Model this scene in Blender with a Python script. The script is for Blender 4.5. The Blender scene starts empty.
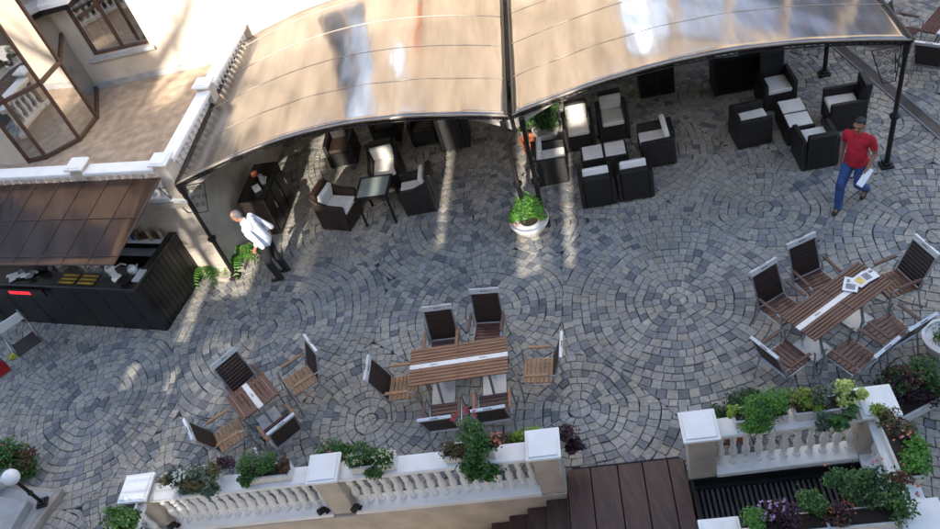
import bpy, bmesh, math, random
from mathutils import Vector, Matrix
R = math.radians
random.seed(7)
S = bpy.context.scene
COL = S.collection

# ------------------------------------------------------------------ camera
F_PX, DEP, ROLL, CAM_H = 774.364, R(43.026), R(-18.219), 9.408
FW = Vector((0, math.cos(DEP), -math.sin(DEP)))
UP0 = Vector((0, math.sin(DEP), math.cos(DEP)))
RT0 = Vector((1, 0, 0))
RT = RT0 * math.cos(ROLL) + UP0 * math.sin(ROLL)
UPV = -RT0 * math.sin(ROLL) + UP0 * math.cos(ROLL)
cd = bpy.data.cameras.new('camera'); cam = bpy.data.objects.new('camera', cd); COL.objects.link(cam)
m = Matrix((RT, UPV, -FW)).transposed().to_4x4(); m.translation = (0, 0, CAM_H)
cam.matrix_world = m
cd.sensor_width = 36; cd.lens = F_PX / 940 * 36; cd.clip_end = 500; cd.clip_start = 0.05
S.camera = cam

# ------------------------------------------------------------------ light
SUN_AZ, SUN_EL = R(74.4), R(30)          # azimuth the light travels towards
w = bpy.data.worlds.new('World'); S.world = w; w.use_nodes = True
nt = w.node_tree; bg = nt.nodes['Background']
sky = nt.nodes.new('ShaderNodeTexSky'); sky.sky_type = 'NISHITA'; sky.sun_disc = False
sky.sun_elevation = SUN_EL; sky.dust_density = 1.5; sky.ozone_density = 1.0
sky.sun_rotation = math.atan2(-math.cos(SUN_AZ), -math.sin(SUN_AZ)) % (2 * math.pi)
nt.links.new(sky.outputs[0], bg.inputs[0]); bg.inputs[1].default_value = 0.13
sl = bpy.data.lights.new('sun', 'SUN'); sl.energy = 3.6; sl.angle = R(0.6); sl.color = (1, 0.93, 0.82)
sun = bpy.data.objects.new('sun', sl); COL.objects.link(sun)
sdir = Vector((math.cos(SUN_AZ) * math.cos(SUN_EL), math.sin(SUN_AZ) * math.cos(SUN_EL), -math.sin(SUN_EL)))
sun.rotation_euler = sdir.to_track_quat('-Z', 'Y').to_euler(); sun.location = (0, -20, 20)
S.view_settings.view_transform = 'Standard'; S.view_settings.look = 'None'
S.view_settings.exposure = 1.95; S.view_settings.gamma = 1
S.view_settings.use_curve_mapping = False
S.render.engine = 'CYCLES'

# ------------------------------------------------------------------ coordinates
def at(x, y, z=0.0):
    """point of the plan at height z that was surveyed from photo position x, y"""
    v = FW * F_PX + RT * (x - 470) + UPV * (264.5 - y)
    t = (z - CAM_H) / v.z
    return Vector((0, 0, CAM_H)) + v * t
AX = R(-13.4); O = Vector((0.16, 5.48))
U = Vector((math.cos(AX), math.sin(AX))); V = Vector((-math.sin(AX), math.cos(AX)))
def W(u, v, z=0.0):
    q = O + U * u + V * v
    return Vector((q.x, q.y, z))
def uv(p):
    d = Vector((p[0], p[1])) - O
    return d.dot(U), d.dot(V)

# ------------------------------------------------------------------ materials
def mat(name, col, rough=0.6, metal=0.0, var=0.12, scale=6.0, bump=0.0, bscale=40.0, col2=None, spec=0.5, coat=0.0, stretch=None):
    M = bpy.data.materials.new(name); M.use_nodes = True
    n = M.node_tree.nodes; l = M.node_tree.links; b = n['Principled BSDF']
    b.inputs['Roughness'].default_value = rough; b.inputs['Metallic'].default_value = metal
    b.inputs['Specular IOR Level'].default_value = spec
    b.inputs['Coat Weight'].default_value = coat
    tc = n.new('ShaderNodeTexCoord'); mp = n.new('ShaderNodeMapping')
    l.new(tc.outputs['Object'], mp.inputs[0])
    if stretch: mp.inputs['Scale'].default_value = stretch
    no = n.new('ShaderNodeTexNoise'); no.inputs['Scale'].default_value = scale; no.inputs['Detail'].default_value = 6
    l.new(mp.outputs[0], no.inputs['Vector'])
    rp = n.new('ShaderNodeValToRGB')
    c2 = col2 or tuple(c * (1 - var * 2) for c in col)
    c1 = tuple(min(1, c * (1 + var)) for c in col)
    rp.color_ramp.elements[0].position = 0.32; rp.color_ramp.elements[1].position = 0.68
    rp.color_ramp.elements[0].color = (*c2, 1); rp.color_ramp.elements[1].color = (*c1, 1)
    l.new(no.outputs['Fac'], rp.inputs[0]); l.new(rp.outputs[0], b.inputs['Base Color'])
    if bump:
        nb = n.new('ShaderNodeTexNoise'); nb.inputs['Scale'].default_value = bscale; nb.inputs['Detail'].default_value = 4
        l.new(mp.outputs[0], nb.inputs['Vector'])
        bp = n.new('ShaderNodeBump'); bp.inputs['Strength'].default_value = bump; bp.inputs['Distance'].default_value = 0.01
        l.new(nb.outputs['Fac'], bp.inputs['Height']); l.new(bp.outputs[0], b.inputs['Normal'])
    return M

def wicker(name, col):
    M = mat(name, col, 0.42, var=0.3, scale=9)
    n = M.node_tree.nodes; l = M.node_tree.links; b = n['Principled BSDF']
    tc = n.new('ShaderNodeTexCoord')
    w1 = n.new('ShaderNodeTexWave'); w1.wave_type = 'BANDS'; w1.bands_direction = 'Z'; w1.inputs['Scale'].default_value = 22
    w2 = n.new('ShaderNodeTexWave'); w2.wave_type = 'BANDS'; w2.bands_direction = 'DIAGONAL'; w2.inputs['Scale'].default_value = 16
    l.new(tc.outputs['Object'], w1.inputs[0]); l.new(tc.outputs['Object'], w2.inputs[0])
    mu = n.new('ShaderNodeMath'); mu.operation = 'ADD'
    l.new(w1.outputs['Fac'], mu.inputs[0]); l.new(w2.outputs['Fac'], mu.inputs[1])
    bp = n.new('ShaderNodeBump'); bp.inputs['Strength'].default_value = 0.6; bp.inputs['Distance'].default_value = 0.006
    l.new(mu.outputs[0], bp.inputs['Height']); l.new(bp.outputs[0], b.inputs['Normal'])
    return M

def leafmat(name, cols, transl=0.25):
    M = bpy.data.materials.new(name); M.use_nodes = True
    n = M.node_tree.nodes; l = M.node_tree.links; b = n['Principled BSDF']
    g = n.new('ShaderNodeNewGeometry'); rp = n.new('ShaderNodeValToRGB')
    e = rp.color_ramp.elements
    while len(e) < len(cols): e.new(0.5)
    for i, c in enumerate(cols):
        e[i].position = i / max(1, len(cols) - 1); e[i].color = (*[min(.9, q_ * (1.25 if transl > .21 else 1)) for q_ in c], 1)
    l.new(g.outputs['Random Per Island'], rp.inputs[0]); l.new(rp.outputs[0], b.inputs['Base Color'])
    b.inputs['Roughness'].default_value = 0.45
    tr = n.new('ShaderNodeBsdfTranslucent'); mx = n.new('ShaderNodeMixShader'); mx.inputs[0].default_value = transl
    l.new(rp.outputs[0], tr.inputs[0]); l.new(b.outputs[0], mx.inputs[1]); l.new(tr.outputs[0], mx.inputs[2])
    l.new(mx.outputs[0], n['Material Output'].inputs[0])
    return M

def woodmat(name, c1, c2, axis=(1, 14, 14), rough=0.45):
    return mat(name, c1, rough, col2=c2, scale=3.0, bump=0.25, bscale=8, stretch=axis)

def stonemat():
    M = bpy.data.materials.new('cobble_stone'); M.use_nodes = True
    n = M.node_tree.nodes; l = M.node_tree.links; b = n['Principled BSDF']
    a = n.new('ShaderNodeAttribute'); a.attribute_name = 'Col'
    tc = n.new('ShaderNodeTexCoord'); no = n.new('ShaderNodeTexNoise'); no.inputs['Scale'].default_value = 24; no.inputs['Detail'].default_value = 8
    l.new(tc.outputs['Object'], no.inputs['Vector'])
    mr = n.new('ShaderNodeMapRange'); mr.inputs['From Min'].default_value = 0.3; mr.inputs['From Max'].default_value = 0.7
    mr.inputs['To Min'].default_value = 0.72; mr.inputs['To Max'].default_value = 1.22
    l.new(no.outputs['Fac'], mr.inputs['Value'])
    n2 = n.new('ShaderNodeTexNoise'); n2.inputs['Scale'].default_value = 0.9; n2.inputs['Detail'].default_value = 5
    l.new(tc.outputs['Object'], n2.inputs['Vector'])
    mr2 = n.new('ShaderNodeMapRange'); mr2.inputs['From Min'].default_value = 0.35; mr2.inputs['From Max'].default_value = 0.65
    mr2.inputs['To Min'].default_value = 0.86; mr2.inputs['To Max'].default_value = 1.12
    l.new(n2.outputs['Fac'], mr2.inputs['Value'])
    mm = n.new('ShaderNodeMath'); mm.operation = 'MULTIPLY'
    l.new(mr.outputs[0], mm.inputs[0]); l.new(mr2.outputs[0], mm.inputs[1])
    vm = n.new('ShaderNodeVectorMath'); vm.operation = 'SCALE'
    l.new(a.outputs['Color'], vm.inputs[0]); l.new(mm.outputs[0], vm.inputs['Scale'])
    l.new(vm.outputs[0], b.inputs['Base Color'])
    b.inputs['Roughness'].default_value = 0.62; b.inputs['Specular IOR Level'].default_value = 0.35
    nb = n.new('ShaderNodeTexNoise'); nb.inputs['Scale'].default_value = 60; nb.inputs['Detail'].default_value = 5
    l.new(tc.outputs['Object'], nb.inputs['Vector'])
    bp = n.new('ShaderNodeBump'); bp.inputs['Strength'].default_value = 0.5; bp.inputs['Distance'].default_value = 0.008
    l.new(nb.outputs['Fac'], bp.inputs['Height']); l.new(bp.outputs[0], b.inputs['Normal'])
    return M

def glassmat(name, tint=(0.5, 0.5, 0.5), fac=0.5, gcol=(1, 1, 1)):
    M = bpy.data.materials.new(name); M.use_nodes = True
    n = M.node_tree.nodes; l = M.node_tree.links
    tr = n.new('ShaderNodeBsdfTransparent'); tr.inputs[0].default_value = (*tint, 1)
    gl = n.new('ShaderNodeBsdfGlossy'); gl.inputs['Roughness'].default_value = 0.015; gl.inputs[0].default_value = (*gcol, 1)
    mx = n.new('ShaderNodeMixShader'); mx.inputs[0].default_value = fac
    l.new(tr.outputs[0], mx.inputs[1]); l.new(gl.outputs[0], mx.inputs[2]); l.new(mx.outputs[0], n['Material Output'].inputs[0])
    return M

def emis(name, col, s):
    M = mat(name, col); b = M.node_tree.nodes['Principled BSDF']
    b.inputs['Emission Color'].default_value = (*col, 1); b.inputs['Emission Strength'].default_value = s
    return M

M = {}
M['stone'] = stonemat()
M['grout'] = mat('grout', (0.036, 0.033, 0.030), 0.95, var=0.3, scale=8, bump=0.4)
M['white'] = mat('white_painted_stone', (0.85, 0.85, 0.83), 0.55, var=0.0, scale=4.5, col2=(0.77, 0.755, 0.72), bump=0.15, bscale=60)
M['plaster'] = mat('cream_plaster', (0.66, 0.52, 0.40), 0.8, var=0.06, scale=2.5, bump=0.25, bscale=70)
M['beige'] = mat('beige_plaster', (0.53, 0.46, 0.385), 0.8, var=0.10, scale=3, bump=0.25, bscale=60)
M['facade'] = mat('facade_plaster', (0.53, 0.455, 0.365), 0.8, var=0.09, scale=1.8, bump=0.2, bscale=60)
M['tan_tile'] = mat('terrace_tile', (0.44, 0.33, 0.23), 0.55, var=0.15, scale=5)
M['brown_frame'] = mat('brown_frame', (0.09, 0.045, 0.028), 0.45, var=0.15)
M['dark_metal'] = mat('dark_metal', (0.018, 0.015, 0.014), 0.45, 0.3, var=0.2, bump=0.1)
M['grey_metal'] = mat('grey_metal', (0.42, 0.43, 0.44), 0.35, 0.7, var=0.1)
M['alu'] = mat('pale_aluminium', (0.62, 0.63, 0.63), 0.38, 0.25, var=0.06, scale=20)
M['mark'] = mat('dark_mark', (0.1, 0.1, 0.1), 0.5)
M['teak'] = woodmat('teak', (0.27, 0.125, 0.058), (0.14, 0.06, 0.028))
M['teak_pale'] = woodmat('pale_teak', (0.38, 0.20, 0.092), (0.22, 0.11, 0.048))
M['teak_dark'] = woodmat('dark_teak', (0.10, 0.045, 0.03), (0.05, 0.022, 0.016))
M['teak_red'] = woodmat('reddish_teak', (0.105, 0.034, 0.026), (0.045, 0.015, 0.013), rough=0.22)
M['mesh_dark'] = mat('dark_backrest', (0.027, 0.012, 0.009), 0.5, var=0.3, scale=14, stretch=(12, 1, 1))
M['wicker'] = wicker('dark_wicker', (0.012, 0.010, 0.009))
M['wicker_brown'] = wicker('brown_wicker', (0.045, 0.026, 0.018))
M['cushion'] = mat('cushion', (0.85, 0.82, 0.76), 0.85, var=0.05, bump=0.2, bscale=120)
M['table_glass'] = mat('frosted_table_glass', (0.28, 0.32, 0.30), 0.12, var=0.1, scale=4)
M['bar_black'] = mat('bar_black', (0.008, 0.008, 0.008), 0.32, var=0.3, scale=4, bump=0.08, bscale=20)
M['bar_top'] = mat('bar_top', (0.02, 0.019, 0.018), 0.25, var=0.3)
M['yellow'] = mat('yellow_rubber', (0.50, 0.30, 0.04), 0.6)
M['red_led'] = emis('red_led', (0.9, 0.02, 0.03), 0.7)
M['deck'] = woodmat('dark_deck', (0.078, 0.033, 0.022), (0.032, 0.016, 0.012), axis=(8, 1, 8), rough=0.38)
M['slat'] = mat('dark_slat', (0.06, 0.046, 0.042), 0.5, var=0.2)
M['black_void'] = mat('dark_gap', (0.008, 0.008, 0.008), 0.9)  # near-black colour puts the shade of the gaps into solid slabs
M['planter'] = mat('planter_white', (0.68, 0.66, 0.62), 0.6, var=0.08, scale=10, bump=0.3)
M['terracotta'] = mat('terracotta', (0.42, 0.13, 0.06), 0.8)
M['soil'] = mat('soil', (0.03, 0.02, 0.014), 0.95, bump=0.5)
M['bark'] = mat('stem', (0.07, 0.06, 0.03), 0.8)
M['concrete'] = mat('grey_step_stone', (0.36, 0.36, 0.35), 0.7, var=0.1, scale=4, bump=0.2)
M['kerb'] = mat('tan_kerb', (0.38, 0.33, 0.27), 0.7, var=0.12, scale=6, bump=0.3)
M['globe'] = mat('white_globe', (0.85, 0.85, 0.83), 0.25, var=0.02)
M['drain_edge'] = mat('drain_edge', (0.16, 0.17, 0.19), 0.6)
M['trim'] = mat('canopy_trim', (0.34, 0.28, 0.22), 0.5)
M['streak_panel'] = mat('orange_streak_panel', (0.5, 0.16, 0.07), 0.8)
M['lining'] = mat('canopy_lining', (0.62, 0.58, 0.52), 0.8)
M['paper'] = mat('paper', (0.8, 0.8, 0.78), 0.7, var=0.03)
M['print_yellow'] = mat('print_yellow', (0.75, 0.55, 0.15), 0.6)
M['print_grey'] = mat('print_grey', (0.25, 0.25, 0.27), 0.6)
M['skin'] = mat('skin', (0.45, 0.22, 0.14), 0.5, var=0.08, scale=20)
M['skin_tan'] = mat('tanned_skin', (0.30, 0.145, 0.085), 0.5, var=0.08, scale=20)
M['hair_grey'] = mat('grey_hair', (0.16, 0.15, 0.15), 0.8, bump=0.6, bscale=90)
M['hair_black'] = mat('black_hair', (0.012, 0.01, 0.01), 0.6, bump=0.6, bscale=90)
M['shirt_white'] = mat('white_shirt', (0.78, 0.79, 0.82), 0.85, var=0.04, bump=1.0, bscale=9)
M['shirt_red'] = mat('red_polo', (0.50, 0.012, 0.03), 0.85, var=0.15, bump=1.0, bscale=9)
M['trousers_black'] = mat('black_trousers', (0.016, 0.016, 0.018), 0.85, bump=0.3, bscale=14)
M['jeans'] = mat('blue_jeans', (0.035, 0.08, 0.235), 0.85, var=0.3, bump=1.0, bscale=10)
M['shoe'] = mat('black_shoe', (0.012, 0.011, 0.011), 0.4)
M['eye'] = mat('eye_dark', (0.02, 0.015, 0.012), 0.2)
M['glass'] = glassmat('window_glass', (0.55, 0.52, 0.48), 0.55)
M['facade_glass'] = glassmat('facade_glass', (0.1, 0.1, 0.1), 0.8, (0.28, 0.40, 0.62))  # blue gloss colour stands in for blue sky mirrored by the panes
M['interior'] = mat('dark_interior', (0.05, 0.035, 0.03), 0.8)
M['curtain'] = mat('curtain', (0.62, 0.55, 0.45), 0.9)
M['led_box'] = mat('sign_box', (0.02, 0.012, 0.012), 0.3)
M['red_plastic'] = mat('red_fabric', (0.45, 0.01, 0.015), 0.6)
M['yellow_cloth'] = mat('yellow_cloth', (0.5, 0.5, 0.05), 0.8)
M['teal'] = mat('teal_cloth', (0.05, 0.35, 0.33), 0.7)
for nm, c in (('g', (0.03, 0.07, 0.03)), ('a', (0.22, 0.10, 0.03)), ('r', (0.22, 0.03, 0.02)), ('c', (0.6, 0.6, 0.56)), ('b', (0.05, 0.10, 0.25)), ('p', (0.2, 0.06, 0.14)), ('y', (0.45, 0.32, 0.12))):
    M['bottle_' + nm] = mat('bottle_glass_' + nm, c, 0.08, coat=0.5)
LEAF = {
 'green': leafmat('green_leaf', [(0.02, 0.055, 0.012), (0.045, 0.12, 0.022), (0.085, 0.19, 0.035)]),
 'bright': leafmat('bright_leaf', [(0.04, 0.13, 0.015), (0.075, 0.21, 0.025), (0.13, 0.30, 0.04)]),
 'dark': leafmat('dark_leaf', [(0.012, 0.035, 0.012), (0.03, 0.075, 0.02), (0.06, 0.12, 0.035)]),
 'lime': leafmat('lime_leaf', [(0.12, 0.2, 0.02), (0.2, 0.3, 0.035), (0.3, 0.38, 0.06)]),
 'variegated': leafmat('variegated_leaf', [(0.18, 0.3, 0.05), (0.5, 0.55, 0.15), (0.65, 0.68, 0.3)]),
 'greygreen': leafmat('grey_green_leaf', [(0.05, 0.08, 0.05), (0.09, 0.13, 0.08), (0.13, 0.17, 0.11)]),
 'purple': leafmat('purple_leaf', [(0.018, 0.006, 0.014), (0.045, 0.015, 0.03), (0.07, 0.03, 0.035)]),
 'rust': leafmat('rust_leaf', [(0.05, 0.02, 0.015), (0.12, 0.045, 0.025), (0.05, 0.08, 0.02)]),
 'bronze': leafmat('bronze_leaf', [(0.05, 0.06, 0.02), (0.10, 0.09, 0.03), (0.14, 0.08, 0.04)]),
}
PET = {k: leafmat('petal_' + k, [tuple(x * 0.75 for x in c), c], 0.2) for k, c in
       {'white': (0.8, 0.8, 0.72), 'cream': (0.75, 0.7, 0.45), 'pink': (0.6, 0.16, 0.25), 'red': (0.5, 0.02, 0.05),
        'orange': (0.7, 0.14, 0.03), 'lilac': (0.55, 0.38, 0.6), 'salmon': (0.65, 0.25, 0.16)}.items()}

def canopymat(name, c1, c2, ribs=0.004, met=0.8):
    MM = bpy.data.materials.new(name); MM.use_nodes = True
    n = MM.node_tree.nodes; l = MM.node_tree.links; b = n['Principled BSDF']
    tc = n.new('ShaderNodeTexCoord'); mp = n.new('ShaderNodeMapping'); mp.inputs['Scale'].default_value = (1.5, 0.22, 1)
    l.new(tc.outputs['Object'], mp.inputs[0])
    no = n.new('ShaderNodeTexNoise'); no.inputs['Scale'].default_value = 1.6; no.inputs['Detail'].default_value = 7; no.inputs['Roughness'].default_value = 0.6
    l.new(mp.outputs[0], no.inputs['Vector'])
    rp = n.new('ShaderNodeValToRGB'); rp.color_ramp.elements[0].position = 0.3; rp.color_ramp.elements[1].position = 0.72
    rp.color_ramp.elements[0].color = (*c2, 1); rp.color_ramp.elements[1].color = (*c1, 1)
    l.new(no.outputs['Fac'], rp.inputs[0]); l.new(rp.outputs[0], b.inputs['Base Color'])
    b.inputs['Metallic'].default_value = met; b.inputs['Roughness'].default_value = 0.2
    mr = n.new('ShaderNodeMapRange'); mr.inputs['To Min'].default_value = 0.10; mr.inputs['To Max'].default_value = 0.22
    l.new(no.outputs['Fac'], mr.inputs['Value']); l.new(mr.outputs[0], b.inputs['Roughness'])
    m2 = n.new('ShaderNodeMapping'); m2.inputs['Scale'].default_value = (1.0, 0.25, 1); l.new(tc.outputs['Object'], m2.inputs[0])
    n2 = n.new('ShaderNodeTexNoise'); n2.inputs['Scale'].default_value = 2.2; n2.inputs['Detail'].default_value = 2
    l.new(m2.outputs[0], n2.inputs['Vector'])
    wv = n.new('ShaderNodeTexWave'); wv.wave_type = 'BANDS'; wv.bands_direction = 'X'; wv.inputs['Scale'].default_value = 30
    l.new(tc.outputs['Object'], wv.inputs[0])
    sc = n.new('ShaderNodeMath'); sc.operation = 'MULTIPLY'; sc.inputs[1].default_value = ribs; l.new(wv.outputs['Fac'], sc.inputs[0])
    ad = n.new('ShaderNodeMath'); ad.operation = 'ADD'; l.new(n2.outputs['Fac'], ad.inputs[0]); l.new(sc.outputs[0], ad.inputs[1])
    bp = n.new('ShaderNodeBump'); bp.inputs['Strength'].default_value = 0.3; bp.inputs['Distance'].default_value = 0.05
    l.new(ad.outputs[0], bp.inputs['Height']); l.new(bp.outputs[0], b.inputs['Normal'])
    return MM
M['canopy'] = canopymat('bronze_polycarbonate', (0.43, 0.385, 0.335), (0.22, 0.185, 0.155))
M['seam'] = mat('canopy_seam', (0.5, 0.42, 0.34), 0.5)
M['bar_roof'] = canopymat('brown_polycarbonate', (0.20, 0.13, 0.10), (0.10, 0.065, 0.05), 0.0, 0.6)

# ------------------------------------------------------------------ mesh helpers
def tag(o, label=None, cat=None, group=None, kind=None):
    if label: o['label'] = label
    if cat: o['category'] = cat
    if group: o['group'] = group
    if kind: o['kind'] = kind
    return o
def thing(name, label, cat, loc=(0, 0, 0), rz=0.0, group=None):
    o = bpy.data.objects.new(name, None); COL.objects.link(o); o.empty_display_size = 0.2
    o.location = loc; o.rotation_euler = (0, 0, rz)
    return tag(o, label, cat, group)
def link(name, bm, m, parent=None, smooth=False, bevel=0.0):
    if bevel:
        es = [e for e in bm.edges if len(e.link_faces) == 2 and e.calc_face_angle(0) > 0.6]
        bmesh.ops.bevel(bm, geom=es, offset=bevel, segments=1, affect='EDGES', clamp_overlap=True)
    me = bpy.data.meshes.new(name); bm.to_mesh(me); bm.free()
    if smooth:
        me.polygons.foreach_set('use_smooth', [True] * len(me.polygons))
        if smooth != 'all':
            me.set_sharp_from_angle(angle=R(40))
    o = bpy.data.objects.new(name, me); COL.objects.link(o)
    if m: me.materials.append(m)
    if parent: o.parent = parent
    return o
def B(): return bmesh.new()
def box(bm, c, s, rz=0.0, rx=0.0, ry=0.0):
    mt = Matrix.Translation(c) @ Matrix.Rotation(rz, 4, 'Z') @ Matrix.Rotation(ry, 4, 'Y') @ Matrix.Rotation(rx, 4, 'X') @ Matrix.Diagonal((s[0], s[1], s[2], 1))
    bmesh.ops.create_cube(bm, size=1.0, matrix=mt); return bm
def prism(bm, pts, z0, z1):
    a = [bm.verts.new((p[0], p[1], z0)) for p in pts]; b = [bm.verts.new((p[0], p[1], z1)) for p in pts]
    n = len(pts); bm.faces.new(a[::-1]); bm.faces.new(b)
    for i in range(n): bm.faces.new((a[i], a[(i + 1) % n], b[(i + 1) % n], b[i]))
    bmesh.ops.recalc_face_normals(bm, faces=bm.faces[:])
    return bm
def profx(bm, pts, x0, x1):
    """profile in (y,z) swept along x"""
    a = [bm.verts.new((x0, p[0], p[1])) for p in pts]; b = [bm.verts.new((x1, p[0], p[1])) for p in pts]
    n = len(pts); bm.faces.new(a); bm.faces.new(b[::-1])
    for i in range(n): bm.faces.new((a[i], b[i], b[(i + 1) % n], a[(i + 1) % n]))
    bmesh.ops.recalc_face_normals(bm, faces=bm.faces[:])
    return bm
def tube(bm, pts, r, n=8):
    pts = [Vector(p) for p in pts]; rings = []
    for i, p in enumerate(pts):
        d = (pts[min(i + 1, len(pts) - 1)] - pts[max(i - 1, 0)]).normalized()
        q = Vector((0, 0, 1)).rotation_difference(d)
        rr = r[i] if isinstance(r, (list, tuple)) else r
        rings.append([bm.verts.new(p + q @ Vector((rr * math.cos(2 * math.pi * k / n), rr * math.sin(2 * math.pi * k / n), 0))) for k in range(n)])
    for a, b in zip(rings, rings[1:]):
        for k in range(n): bm.faces.new((a[k], a[(k + 1) % n], b[(k + 1) % n], b[k]))
    bm.faces.new(rings[0][::-1]); bm.faces.new(rings[-1]); return bm
def lathe(bm, prof, c=(0, 0, 0), n=12, sx=1.0, sy=1.0):
    rings = []
    for r, z in prof:
        rings.append([bm.verts.new((c[0] + sx * r * math.cos(2 * math.pi * k / n), c[1] + sy * r * math.sin(2 * math.pi * k / n), c[2] + z)) for k in range(n)])
    for a, b in zip(rings, rings[1:]):
        for k in range(n): bm.faces.new((a[k], a[(k + 1) % n], b[(k + 1) % n], b[k]))
    bm.faces.new(rings[0][::-1]); bm.faces.new(rings[-1]); return bm
def sph(bm, c, r, sc=(1, 1, 1), n=12):
    bmesh.ops.create_uvsphere(bm, u_segments=n, v_segments=max(6, n * 2 // 3), radius=r, matrix=Matrix.Translation(c) @ Matrix.Diagonal((*sc, 1))); return bm
def copy_tree(o, parent=None):
    c = o.copy(); COL.objects.link(c); c.parent = parent
    for ch in [x for x in o.children]: copy_tree(ch, c)
    return c

# ================================================================== SETTING
HOLE = dict(deck=(0.17, 1.74, 0.15), )
def in_plaza(u, v):
    if v > 0.17: return True
    if 0.17 < u < 1.74: return False
    if v > -0.17: return True
    if u < -5.86: return True
    if u > 4.12: return True
    return False
def sheet(bm, u0, u1, v0, v1, z):
    q = [bm.verts.new(W(a, b, z)) for a, b in ((u0, v0), (u1, v0), (u1, v1), (u0, v1))]
    bm.faces.new(q)
g = B()
for r_ in ((-45, -5.86, -45, -0.17), (-45, 0.17, -0.17, 45), (0.17, 1.74, 0.15, 45), (1.74, 45, -0.17, 45), (4.12, 45, -45, -0.17)):
    sheet(g, *r_, 0.0)
for (a, b, c, d) in ((-5.86, -0.17, 0.17, -0.17), (-5.86, -45, -5.86, -0.17), (1.74, -0.17, 4.12, -0.17), (4.12, -0.17, 4.12, -45)):
    q = [g.verts.new(W(a, b, 0)), g.verts.new(W(c, d, 0)), g.verts.new(W(c, d, -3)), g.verts.new(W(a, b, -3))]; g.faces.new(q)
tag(link('ground', g, M['grout']), kind='structure')
g = B(); sheet(g, -5.86, 4.12, -14, -0.17, -3.0)
tag(link('basement_floor', g, M['concrete']), kind='structure')

# cobbles: rings of setts round a set of centres
CEN = [(-7.02, 9.67, 1.5), (-3.9, 10.13, 1.6), (-0.03, 8.87, 1.25), (2.92, 7.81, 1.75), (0.85, 6.46, 0.95), (5.03, 9.15, 1.0), (0.21, 11.28, 1.1),
       (1.31, 10.41, 0.3), (-2.2, 7.46, 0.9), (-2.2, 12.4, 0.9), (6.9, 7.4, 1.4), (3.26, 11.9, 1.3), (-8.88, 12.4, 1.1), (5.2, 5.2, 1.2), (-5.5, 7.6, 0.8),
       (-9.5, 8.3, 1.0), (7.6, 10.4, 1.2), (6.3, 12.6, 1.1), (9.4, 9.0, 1.2), (9.6, 11.9, 1.2), (1.0, 13.6, 1.2), (-1.2, 14.6, 1.0), (3.8, 14.4, 1.1),
       (8.6, 14.4, 1.2), (11.5, 13.4, 1.3), (11.6, 10.4, 1.3), (8.6, 5.0, 1.5), (11.4, 7.2, 1.4), (7.0, 2.6, 1.4), (-7.8, 6.4, 0.9), (-10.2, 5.6, 1.2), (-11.8, 9.6, 1.3),
       (-12, 12.6, 1.2), (-7.6, 3.8, 1.2), (11, 16, 1.2), (6, 16, 1.3), (13.8, 14.8, 1.2), (14, 11.6, 1.2)]
def owner(x, y):
    b = None; bd = 1e9
    for i, (cx, cy, r) in enumerate(CEN):
        d = math.hypot(x - cx, y - cy) - r
        if d < bd: bd = d; b = i
    return b
verts = []; faces = []; cols = []
rnd = random.Random(3)
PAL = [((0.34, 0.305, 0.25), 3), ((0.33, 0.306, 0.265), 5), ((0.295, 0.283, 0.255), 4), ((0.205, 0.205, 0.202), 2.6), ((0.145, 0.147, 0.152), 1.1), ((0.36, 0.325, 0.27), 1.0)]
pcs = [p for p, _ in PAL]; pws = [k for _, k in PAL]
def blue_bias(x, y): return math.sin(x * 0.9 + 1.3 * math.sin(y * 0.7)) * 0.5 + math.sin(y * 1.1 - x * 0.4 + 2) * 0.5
def inside(i, x, y):
    if owner(x, y) != i: return False
    u, v = uv((x, y)); return in_plaza(u, v)
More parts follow.
